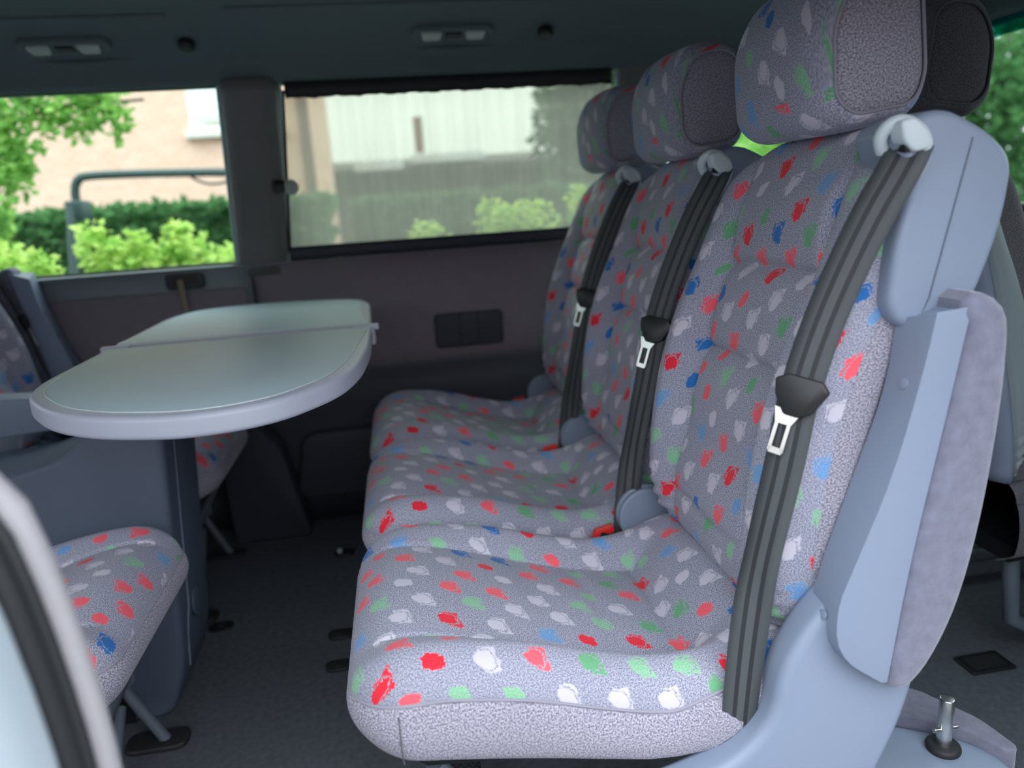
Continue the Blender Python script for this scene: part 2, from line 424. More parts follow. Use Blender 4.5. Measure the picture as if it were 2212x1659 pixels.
# windows: pane + frame strip
def window(name, x0b, x1b, x0t, x1t, z0, z1, mat, fr='frame'):
    def Y(z): return leanY(z) + 0.03
    P = [[(x0b + (x1b - x0b) * i / 6 + ((x0t - x0b) + ((x1t - x1b) - (x0t - x0b)) * i / 6) * j / 4, Y(z0 + (z1 - z0) * j / 4), z0 + (z1 - z0) * j / 4) for j in range(5)] for i in range(7)]
    p = struct(grid(name, P, None, mat, thick=0.004))
    prt = []
    for nm, (a, b) in {'frame_left': ((x0b, z0), (x0t, z1)), 'frame_right': ((x1b, z0), (x1t, z1)), 'frame_bottom': ((x0b, z0), (x1b, z0)), 'frame_top': ((x0t, z1), (x1t, z1))}.items():
        m = 'rubber' if nm in ('frame_top', 'frame_bottom') else fr
        tube('window_frame', [(a[0], Y(a[1]) - 0.012, a[1]), (b[0], Y(b[1]) - 0.012, b[1])], 0.011 if m == fr else 0.008, m, p, sides=8)
    return p
window('window_1', -1.20, -0.475, -1.14, -0.445, 0.868, 1.368, 'glass')
window('window_2', -0.325, 0.735, -0.288, 0.705, 0.868, 1.374, 'glass')
window('window_3', 0.86, 1.42, 0.85, 1.40, 0.868, 1.374, 'glass')

# rear end: tailgate with a window
struct(box('wall_rear', (1.72, 0.42, 0.0), (1.80, 2.42, 0.90), 'lowtrim', bev=0.01))
struct(box('trim_10', (1.70, 0.42, 0.90), (1.80, 0.66, 1.50), 'pillar', bev=0.02))
struct(box('trim_11', (1.70, 2.20, 0.90), (1.80, 2.42, 1.50), 'pillar', bev=0.02))
struct(box('trim_12', (1.66, 0.42, 1.40), (1.80, 2.42, 1.56), 'headliner', bev=0.02))
wr = struct(grid('window_4', [[(1.76 - 0.05 * j / 4, 0.62 + 1.62 * i / 6, 0.88 + 0.54 * j / 4) for j in range(5)] for i in range(7)], None, 'glass', thick=0.004))
prism('glass_tint_band', [(0.64, 1.355), (2.22, 1.355), (2.22, 1.41), (0.64, 1.41)], 1.706, 1.710, glass('teal_tint', (0.05, 0.45, 0.45, 1)), wr, axis='X')
# pale diagonal foot of the tailgate pillar
struct(prism('trim_13', rounded([(2.22, 0.86), (1.90, 0.90), (1.96, 1.02), (2.10, 1.12), (2.20, 1.10)], 0.03), 1.66, 1.70, 'frame', axis='X', bev=0.008))

# near side: pillar in front of the open doorway, wall ahead of it, quarter wall behind the doorway, sill
def PB(z): return cub(z, [0.0, 0.62, 0.69, 0.77, 0.827, 0.845, 0.90, 1.0, 1.46], [0.0, 0.002, -0.001, -0.009, -0.020, -0.030, -0.075, -0.16, -0.40])
rows = []
for z in np.linspace(-0.12, 1.5, 34):
    pr = rounded([(-0.46, 0.40), (-0.275, 0.40), (-0.258, 0.43), (-0.256, 0.468), (-0.46, 0.47)], 0.012)
    rows.append([(x + PB(z), y, z) for x, y in pr])
pl = struct(grid('trim_14', rows, None, 'paint', closed=True, capA=True, capB=True))
for k, zz in enumerate((0.60, 0.34)):
    box('striker_plate', (-0.330, 0.393, zz), (-0.290, 0.402, zz + 0.10), 'tan', pl, bev=0.004)
tube('door_seal', [(-0.262 + PB(z), 0.478, z) for z in np.linspace(-0.02, 1.45, 40)], 0.010, 'rubber', pl, sides=12)
tube('door_seal_lip', [(-0.254 + PB(z), 0.488, z) for z in np.linspace(-0.02, 1.45, 40)], 0.006, 'rubber', pl, sides=10)
rows = []
for z in np.linspace(-0.0, 1.46, 40):
    d = PB(z)
    pr = rounded([(-0.46 + d, 0.49), (-0.262 + d, 0.493), (-0.242 + d, 0.500), (-0.245 + d, 0.520), (-0.33 + d, 0.56), (-0.46 + d, 0.56)], [0, .004, .012, .012, .02, 0], 5)
    rows.append([(x, y, z) for x, y in pr])
struct(grid('trim_15', rows, None, 'doortrim', closed=True, capA=True, capB=True))
nw = struct(box('wall_near', (-2.3, 0.40, -0.12), (-1.35, 0.47, 0.88), 'paint'))
struct(box('trim_16', (0.98, 0.40, -0.12), (1.80, 0.50, 0.90), 'paint', bev=0.01))
struct(box('trim_17', (0.98, 0.42, 0.88), (1.06, 0.50, 1.46), 'pillar', bev=0.01))
struct(box('trim_18', (-1.35, 0.36, -0.14), (0.98, 0.46, -0.02), 'paint', bev=0.01))
struct(grid('window_5', [[(1.06 + 0.66 * i / 3, 0.47, 0.89 + 0.52 * j / 3) for j in range(4)] for i in range(4)], None, 'privacy', thick=0.004))
# front end of the cabin (out of frame): bulkhead, dashboard height, windscreen above
struct(box('wall_front', (-2.34, 0.42, 0.0), (-2.28, 2.45, 1.20), 'lowtrim'))
struct(grid('window_6', [[(-2.29 + 0.3 * j / 3, 0.45 + 1.9 * i / 3, 0.88 + 0.6 * j / 3) for j in range(4)] for i in range(4)], None, 'glass', thick=0.004))
struct(grid('window_7', [[(-2.28 + 0.90 * i / 3, 0.45, 0.88 + 0.52 * j / 3) for j in range(4)] for i in range(4)], None, 'glass', thick=0.004))

# net sunshade clipped over the second window
sh = empty('window_sunshade', (0.19, 2.28, 0.86))
def SH(p): return (p[0] - 0.19, p[1] - 2.28, p[2] - 0.86)
rows = []
for i in range(61):
    x = -0.268 + 0.945 * i / 60
    row = []
    for j in range(13):
        z = 0.905 + 0.425 * j / 12
        xx = x - (0.045 * (1 - (z - 0.9) / 0.43)) * (1 if i < 30 else 0.4)
        row.append(SH((xx, leanY(z) - 0.005 + 0.0022 * math.sin(i * 1.9 + 1.3 * math.sin(i * .7)), z)))
    rows.append(row)
grid('net_panel', rows, None, 'net', sh)
def band(nm, z0, z1, x0a, x1a, mat='black', amp=0.0):
    rows = []
    for i in range(61):
        x = x0a + (x1a - x0a) * i / 60
        a = amp * math.sin(i * 0.9) * 0.5 + amp * math.sin(i * 2.3) * .5
        rows.append([SH((x, leanY(z) - 0.008, z)) for z in (z0 + a, (z0 + z1) / 2, z1)])
    return grid(nm, rows, None, mat, sh, thick=0.006)
band('top_hem', 1.318, 1.362, -0.268, 0.677, 'rubber', 0.003)
band('bottom_hem', 0.868, 0.908, -0.318, 0.66, 'lowtrim', 0.002)
tube('side_wire', [SH((-0.272, leanY(1.34) - 0.008, 1.34)), SH((-0.318, leanY(0.89) - 0.008, 0.89))], 0.004, 'black', sh)
box('clip', SH((-0.335, 2.270, 1.065)), SH((-0.300, 2.300, 1.100)), 'black', sh, bev=0.005)
cyl('suction_cup', SH((-0.285, 2.272, 1.078)), 0.022, 0.012, M['lens'], sh, axis='Y', bev=0.003)
tag(sh, 'grey net sunshade with black hems stretched over the larger side window', 'sunshade')

# roof lamps in the headliner cove and round black covers
def cove_frame(y):
    z0, z1 = ceil_at(y - 0.01), ceil_at(y + 0.01)
    t = Vector((0, 0.02, z1 - z0)).normalized(); n = Vector((0, t.z, -t.y))
    if n.z > 0: n = -n
    return Vector((0, y, ceil_at(y))), t, n
def lamp(xc, lab):
    r = empty('roof_lamp', (xc, 2.16, ceil_at(2.16)))
    c, t, n = cove_frame(2.16)
    def put(nm, poly, a, b, mat, bev):
        o = prism(nm, poly, a, b, mat, r, axis='Z', bev=bev)
        Mx = Matrix(((1, 0, 0, 0), (0, t.y, n.y, 0), (0, t.z, n.z, 0), (0, 0, 0, 1)))
        o.data.transform(Mx); o.data.update()
        bm = bmesh.new(); bm.from_mesh(o.data); bmesh.ops.recalc_face_normals(bm, faces=bm.faces); bm.to_mesh(o.data); bm.free(); smooth_obj(o.data, 40)
        return o
    put('lamp_housing', rounded([(-0.10, -0.026), (0.10, -0.026), (0.115, 0.0), (0.095, 0.03), (-0.095, 0.03), (-0.115, 0.0)], 0.018), -0.004, 0.016, 'headliner', 0.006)
    put('lamp_lens', rounded([(-0.088, -0.016), (-0.03, -0.016), (-0.036, 0.018), (-0.08, 0.020)], 0.008), 0.012, 0.022, 'lens', 0.003)
    put('lamp_lens', rounded([(0.03, -0.016), (0.088, -0.016), (0.08, 0.020), (0.036, 0.018)], 0.008), 0.012, 0.022, 'lens', 0.003)
    put('lamp_switch', rounded([(-0.022, -0.010), (0.022, -0.010), (0.022, 0.012), (-0.022, 0.012)], 0.004), 0.012, 0.020, 'black', 0.002)
    tag(r, lab, 'lamp'); return r
lamp(-0.775, 'small clear roof lamp above the window without a shade')
lamp(0.205, 'small clear roof lamp above the net sunshade')
def grip(xc, lab):
    r = empty('grab_recess', (xc, 2.235, 1.43))
    pts = [(-0.16, 0, 0.008), (-0.10, -0.006, -0.006), (0, -0.010, -0.012), (0.10, -0.006, -0.006), (0.16, 0, 0.008)]
    tube('grip', pts, 0.009, 'headliner', r, sides=10, smooth=2)
    prism('recess', rounded([(-0.14, 0.005), (0.14, 0.005), (0.09, 0.030), (-0.09, 0.030)], 0.015), -0.012, -0.004, 'black', r, bev=0.002)
    tag(r, lab, 'grab handle'); return r
grip(-0.76, 'dark curved grab recess below the roof lamp over the unshaded window')
grip(0.21, 'dark curved grab recess below the roof lamp over the sunshade')
def knobcap(xc, lab):
    c, t, n = cove_frame(2.17)
    o = cyl('coat_hook', (0, 0, 0), 0.021, 0.022, 'black', None, sides=20, bev=0.006)
    o.data.transform(Matrix(((1, 0, 0, 0), (0, t.y, n.y, 0), (0, t.z, n.z, 0), (0, 0, 0, 1))))
    o.location = (xc, 2.17, ceil_at(2.17)); tag(o, lab, 'coat hook')
knobcap(-0.485, 'round black coat hook on the headliner nearer the unshaded window')
knobcap(0.46, 'round black coat hook on the headliner above the sunshade')

# wall details: latch recess, pull strap, ashtray
lt = empty('wall_latch', (-0.63, 2.335, 0.835))
prism('recess', rounded([(-0.055, -0.028), (0.055, -0.028), (0.055, 0.022), (-0.055, 0.022)], 0.018), -0.012, 0.004, 'lowtrim', lt, bev=0.004)
prism('cavity', rounded([(-0.035, -0.016), (0.035, -0.016), (0.035, 0.014), (-0.035, 0.014)], 0.008), -0.0135, -0.004, 'black', lt)
grid('pull_strap', [[(-0.012 + 0.006 * k / 10 + a, -0.016 - 0.006 * math.sin(k / 10 * PI), 0.002 - 0.011 * k) for a in (-0.009, 0.009)] for k in range(11)], None, plain('beige_strap', srgb(150, 140, 118), 0.8), lt, thick=0.002)
tag(lt, 'black recessed wall latch with a beige pull strap under the unshaded window', 'latch')
at_ = empty('wall_ashtray', (0.20, 2.345, 0.61))
prism('tray_body', rounded([(-0.108, -0.052), (0.108, -0.052), (0.108, 0.056), (-0.108, 0.056)], 0.014), -0.018, 0.004, M['lowtrim'], at_, bev=0.006)
prism('tray_lid', rounded([(-0.030, -0.044), (0.030, -0.044), (0.030, 0.056), (-0.030, 0.056)], 0.008), -0.024, -0.012, 'lowtrim', at_, bev=0.003)
tag(at_, 'dark rectangular ashtray let into the side wall below the sunshade', 'ashtray')
bx_ = prism('wall_pocket', rounded([(-0.40, 0.10), (0.10, 0.10), (0.10, 0.32), (-0.36, 0.32)], 0.05), 2.33, 2.385, 'lowtrim', bev=0.012)
tag(bx_, 'dark moulded pocket low on the far wall beside the rear seats', 'wall pocket')
# wheel housing box low at the far wall
wb = prism('wheel_box', rounded([(-0.60, 0.0), (-0.36, 0.0), (-0.42, 0.30), (-0.50, 0.40), (-0.60, 0.40)], 0.02), 2.27, 2.38, 'lowtrim', bev=0.015)
tag(wb, 'dark plastic step box on the floor against the far wall', 'step box')

# ================================================================== a seat
SX = 0.20         # seat root sits at x = 0.20 of the drawn profile
SW = 0.228        # half width

def seat_cushion(root):
    XT = [-0.117, -0.05, 0.0, 0.07, 0.13, 0.20, 0.28, 0.35, 0.40, 0.44, 0.50]
    TZ = [0.455, 0.462, 0.462, 0.452, 0.438, 0.416, 0.396, 0.396, 0.410, 0.422, 0.424]   # bolster crown
    XG = [-0.117, -0.06, 0.0, 0.07, 0.20, 0.30, 0.345, 0.36, 0.385, 0.42, 0.45, 0.50]
    GZ = [0.448, 0.452, 0.444, 0.424, 0.378, 0.354, 0.347, 0.354, 0.388, 0.418, 0.424, 0.424]   # insert
    R = 0.085; Rz = 0.07; Rc = 0.075
    st = []
    for k in range(17): th = PI / 2 * k / 16; st.append((-0.117 + R * (1 - math.cos(th)), math.sin(th)))
    for x in np.linspace(-0.117 + R, 0.50, 74)[1:]: st.append((x, 1.0))
    NB = 181
    rows, uv = [], []; ulen = 0; prevc = None
    seamz = []
    for x, s in st:
        T = cub(x, XT, TZ); G = cub(x, XG, GZ)
        zs = min(T, cub(x, XT, TZ)) - 0.052
        if x > 0.30: zs = interp(x, [0.30, 0.36, 0.44, 0.5], [0.342, 0.362, 0.385, 0.385])
        w_ = SW - Rc * (1 - s) ** 1.0
        if s < 1: w_ = SW - Rc * (1 - math.sqrt(max(0, 1 - (1 - (x + 0.117) / R) ** 2)))
        r = 0.048 * s + 1e-4
        # lateral path: side wall (zs..T-r), arc, top, arc, side
        row = []; uvr = []
        H = (T - zs) * s
        for j in range(NB):
            b = -1 + 2 * j / (NB - 1)
            ab = abs(b); sg = -1 if b < 0 else 1
            if ab > 0.80:       # roll
                q = (ab - 0.80) / 0.20; an = q * PI / 2
                y = w_ - r + r * math.sin(an) if r < w_ else w_
                zz = H - (H) * (1 - math.cos(an)) ** 0.9
                base = T
            else:
                y = (w_ - r) * ab / 0.80; zz = H
            t = y / SW
            # height profile over the top: insert sits lower than the bolsters
            ins = sstep(0.80, 0.54, t)
            zt = T * (1 - ins) + (G + 0.010 * (1 - (t / 0.6) ** 2 if t < 0.6 else 0)) * ins
            dz = (zt - T) * s
            # sewn grooves
            sew = (gauss(t - 0.60, 0.015) * 0.012) * sstep(-0.085, -0.06, x) * sstep(0.375, 0.35, x)
            if t < 0.60:
                sew += 0.009 * gauss(x - 0.352, 0.006)
                xx = x - 0.02 * (1 - t)
                sew += 0.0035 * gauss(xx - 0.135, 0.012) + 0.0045 * gauss(xx - 0.235, 0.012)
            zfin = zs + zz + (dz - sew * s) * (1 if ab <= 0.80 else max(0, 1 - (ab - 0.80) / 0.10))
            row.append((x - SX, sg * y, zfin))
            uvr.append(y * sg)
        rows.append(row)
        c = Vector((x, 0, row[NB // 2][2]))
        if prevc is not None: ulen += (c - prevc).length
        prevc = c
        # cross coordinate as real arc length
        acc = [0.0]
        for j in range(1, NB): acc.append(acc[-1] + (Vector(row[j]) - Vector(row[j - 1])).length)
        mid = acc[NB // 2]
        uv.append([(ulen * 1.0 + 3.0, a - mid + 3.0) for a in acc])
        seamz.append((x, w_, zs))
    cu = grid('seat_cushion', rows, uv, 'pattern', root)
    # skirt: runs from rear near side round the front to the far side
    per = [(x, -w_, z) for x, w_, z in seamz[::-1]]
    fx, fw, fz = seamz[0]
    per += [(fx, -fw + 2 * fw * k / 16, fz) for k in range(1, 16)]
    per += [(x, w_, z) for x, w_, z in seamz]
    rows, uv = [], []; L = 0
    for i, (x, y, z) in enumerate(per):
        p = Vector((x, y, 0))
        if i: L += (p - pp).length
        pp = p
        a = Vector(per[max(i - 1, 0)]); b = Vector(per[min(i + 1, len(per) - 1)])
        d = (b - a); d.z = 0; d.normalize(); nrm = Vector((-d.y, d.x, 0))
        zb = interp(x, [-0.117, -0.02, 0.05, 0.26, 0.5], [0.335, 0.312, 0.300, 0.262, 0.25])
        row, u = [], []
        for k in range(13):
            q = k / 12
            zz = z + (zb - z) * q
            bul = 0.004 + 0.010 * math.sin(PI * min(1, q * 1.15)) - 0.045 * max(0, (q - 0.72) / 0.28) ** 2
            if x < -0.05: bul -= 0.02 * q * (-0.05 - x) / 0.067
            sc = 0.0025 if abs(q) < 0.01 else 0
            row.append((x - SX + nrm.x * (bul - sc), y + nrm.y * (bul - sc), zz - 0.001)); u.append((L, zz))
        rows.append(row); uv.append(u)
    sk = grid('cushion_skirt', rows, uv, 'plainfab', cu)
    tube('seam_piping', [(x - SX, y * 1.004, z + 0.001) for x, y, z in per[6::2]], 0.0024, 'plainfab', cu, sides=6)
    # vertical stitched seam on the near face of the skirt
    tube('stitch', [(-0.055 - SX, -0.228 - 0.004 - 0.010 * math.sin(PI * min(1, q * 1.15)) + (0.045 * max(0, (q - .72) / .28) ** 2), 0.405 - 0.09 * q) for q in np.linspace(0.03, 0.9, 9)], 0.0009, 'darkfab', cu, sides=6)
    # sewn edge of the insert
    for sgn in (-1, 1):
        pts = []
        for x in np.linspace(-0.075, 0.352, 30):
            T = cub(x, XT, TZ); G = cub(x, XG, GZ); t = 0.60; ins = sstep(0.80, 0.54, t)
            pts.append((x - SX, sgn * 0.60 * SW, T * (1 - ins) + G * ins - 0.0075))
        tube('insert_piping', pts, 0.0022, 'plainfab', cu, sides=6)
    # hard pan below
    prism('seat_pan', [(-0.06 - SX, 0.33), (0.46 - SX, 0.27), (0.46 - SX, 0.235), (-0.03 - SX, 0.285)], -0.19, 0.19, 'black', cu, bev=0.01)
    return cu

ZF = [0.40, 0.45, 0.60, 0.756, 0.876, 0.96, 1.03, 1.07]; XF = [0.416, 0.424, 0.458, 0.498, 0.534, 0.555, 0.575, 0.592]
def FX(z): return cub(z, ZF, XF)
ZD = [0.40, 0.46, 0.54, 0.69, 0.80, 0.90, 0.98, 1.06]; DD = [0.0, 0.012, 0.034, 0.050, 0.046, 0.030, 0.014, 0.0]

def backrest(root):
    Z0, Z1 = 0.425, 1.074
    zs = list(np.linspace(Z0, 0.95, 80)) + [0.95 + (Z1 - 0.95) * math.sin(PI / 2 * k / 26) for k in range(1, 27)]
    NF = 97; NS = 14
    def section(z):
        """returns half width, front x, bolster depth, rear x"""
        q = max(0.0, (z - 0.95) / (Z1 - 0.95))
        w_ = SW * (1 - 0.80 * q ** 3.6) if q < 1 else SW * 0.2
        w_ *= interp(z, [0.425, 0.5, 0.6], [0.93, 0.98, 1.0])
        rnd = (1 - math.sqrt(max(0, 1 - q ** 3)))
        f = FX(z) + 0.038 * rnd; rear = FX(z) + 0.078 - 0.012 * rnd
        bq = max(0.0, (0.50 - z) / 0.075); f += 0.030 * bq ** 2.5
        return w_, f, cub(z, ZD, DD), rear
    def at(z, b):
        """b in [-1,1] across the front; |b| > 0.78 is the rounded corner going back"""
        w_, f, D, rear = section(z)
        ab = abs(b); sg = -1 if b < 0 else 1; r = 0.045 * min(1, (rear - f) / 0.05)
        if ab > 0.78:
            an = (ab - 0.78) / 0.22 * PI / 2
            y = w_ - r + r * math.sin(an); back = r * (1 - math.cos(an))
        else:
            y = (w_ - r) * ab / 0.78; back = 0
        t = y / SW
        bol = sstep(0.56, 0.78, t) * D
        x = f - bol * (1 if ab <= .78 else 1) + back
        q = 0.0
        tw = 0.585
        q += 0.011 * gauss(t - tw, 0.020) * sstep(1.05, 1.0, z)
        if t < tw:
            fade = sstep(tw, tw - 0.08, t)
            q += 0.012 * gauss(z - 0.880 + 0.006 * t, 0.008) + 0.012 * gauss(z - 0.744, 0.008)
            q += 0.006 * gauss(z - 0.50 - 0.02 * t * t, 0.008)
            x -= 0.010 * fade * (abs(math.sin((z - 0.744) / 0.136 * PI))) * (1 if 0.5 < z < 1.0 else 0.4)
        x += q
        # creases where the cover tucks in near the hinge
        if z < 0.56 and t > 0.6:
            x += 0.004 * math.sin(z * 260 + t * 9) * sstep(0.56, 0.47, z)
        return (x - SX, sg * y, z)
    rows, uv = [], []; vl = 0; prev = None
    for z in zs:
        row = []
        for j in range(NF): row.append(at(z, -1 + 2 * j / (NF - 1)))
        w_, f, D, rear = section(z)
        # patterned cover continues a little way back along each flank
        def flank(p, s):
            out = []
            for k in range(1, NS):
                xx = p[0] + (0.030) * k / (NS - 1)
                out.append((min(xx, rear - SX), p[1] + s * 0.002 * k / NS, p[2]))
            return out
        row = flank(row[0], -1)[::-1] + row + flank(row[-1], 1)
        rows.append(row)
        c = Vector(row[len(row) // 2])
        if prev is not None: vl += (c - prev).length
        prev = c
        acc = [0.0]
        for j in range(1, len(row)): acc.append(acc[-1] + (Vector(row[j]) - Vector(row[j - 1])).length)
        mid = acc[len(row) // 2]
        uv.append([(vl + 7.0, a - mid + 7.0) for a in acc])
    br = grid('backrest', rows, uv, 'pattern', root)
    # plain flanks and top
    for s in (-1, 1):
        R2, U2 = [], []
        for i, z in enumerate(zs):
            w_, f, D, rear = section(z)
            p = rows[i][0 if s < 0 else -1]
            r2, u2 = [], []
            for k in range(13):
                q = k / 12
                xx = p[0] + (rear - SX - p[0]) * q
                yy = p[1] + s * (0.004 * math.sin(PI * q)) - s * 0.010 * max(0, q - 0.8) / 0.2
                if z < 0.56: yy += s * 0.003 * math.sin(z * 230 + q * 7) * sstep(0.56, 0.48, z)
                if k == 0: xx -= 0.001; yy -= s * 0.001
                r2.append((xx, yy, z)); u2.append((xx, z))
            R2.append(r2); U2.append(u2)
        grid('side_panel', R2, U2, 'plainfab', br)
    # closing top strip between front cover and back shell
    w_, f, D, rear = section(Z1)
    top = rows[-1]
    R3 = [[p for p in top], [(min(max(p[0], rear - SX) + 0.01, rear - SX + 0.02), p[1] * 0.98, p[2] - 0.004) for p in top]]
    grid('top_panel', R3, [[(0.01 * i, p[1]) for p in top] for i in range(2)], 'plainfab', br)
    # moulded back shell
    R4 = []
    for z in list(np.linspace(0.42, 0.96, 26)) + [0.96 + 0.095 * math.sin(PI / 2 * k / 10) for k in range(1, 11)]:
        w_, f, D, rear = section(min(z, Z1))
        r4 = []; ww = w_ - 0.004
        pts = [(-ww, -0.004), (-ww - 0.004, 0.004), (-ww, 0.014), (-ww + 0.02, 0.026), (-ww * 0.6, 0.034), (0, 0.036), (ww * 0.6, 0.034), (ww - 0.02, 0.026), (ww, 0.014), (ww + 0.004, 0.004), (ww, -0.004)]
        qq = max(0, (z - 0.96) / 0.095)
        for y, dx in pts: r4.append((rear - SX + dx * (1 - 0.7 * qq ** 2), y, z))
        R4.append(r4)
    grid('back_shell', R4, None, 'plastic', br, closed=True, capA=True, capB=True)
    return br

def headrest(root, fabmat='pattern', sidemat='plainfab'):
    cx, cz = 0.606, 1.160
    prof = rounded([(-0.072, -0.080), (-0.040, -0.106), (0.062, -0.092), (0.078, -0.050), (0.062, 0.088), (0.030, 0.108), (-0.040, 0.100), (-0.080, 0.030)], [0.03, 0.03, 0.025, 0.05, 0.03, 0.03, 0.035, 0.05], 6)
    NP = len(prof)
    Y0 = 0.128
    ys = [-Y0 + 0.052 * (1 - math.cos(PI / 2 * k / 12)) for k in range(13)] + list(np.linspace(-Y0 + 0.052, Y0 - 0.052, 22))[1:-1] + [Y0 - 0.052 * (1 - math.cos(PI / 2 * k / 12)) for k in range(12, -1, -1)]
    rows, uv = [], []
    for y in ys:
        e = max(0.0, (abs(y) - (Y0 - 0.052)) / 0.052); s = 0.80 + 0.20 * math.sqrt(max(0, 1 - e * e))
        bul = 0.012 * (1 - (y / Y0) ** 2)
        row = []; acc = [0.0]
        for (x, z) in prof:
            fr = sstep(0.02, -0.07, x)
            row.append((cx - SX + x * s - bul * fr + (1 - s) * 0.012, y, cz + z * s + 0.004 * (1 - (y / Y0) ** 2) * (1 if z > 0 else 0)))
        for j in range(1, NP): acc.append(acc[-1] + (Vector(row[j]) - Vector(row[j - 1])).length)
        rows.append(row); uv.append([(a + 11.0, y + 0.5) for a in acc])
    rows2 = [r + [r[0]] for r in rows]; uv2 = [u + [(u[-1][0] + (Vector(r[-1]) - Vector(r[0])).length, u[-1][1])] for u, r in zip(uv, rows)]
    hr = grid('headrest', rows2, uv2, fabmat, root)
    for s, base in ((-1, rows[0]), (1, rows[-1])):
        c = np.mean(np.array(base), axis=0); R, U = [], []
        for k in range(9):
            q = k / 8
            sc = 1.0 - q * 0.999
            ring = []
            for p in base:
                ring.append((c[0] + (p[0] - c[0]) * sc, p[1] + s * (0.010 * (1 - (1 - q) ** 2) - (0.004 if k == 0 else 0)), c[2] + (p[2] - c[2]) * sc))
            R.append(ring + [ring[0]]); U.append([(p[0], p[2]) for p in ring + [ring[0]]])
        grid('side_panel', R, U, sidemat, hr)
        tube('seam_piping', [(p[0], p[1] + s * 0.0005, p[2]) for p in base + [base[0]]], 0.0022, sidemat, hr, sides=6)
    for y in (-0.06, 0.06):
        tube('headrest_post', [(cx - SX - 0.005, y, cz - 0.07), (cx - SX + 0.004, y, 1.02)], 0.007, 'black', hr)
    return hr

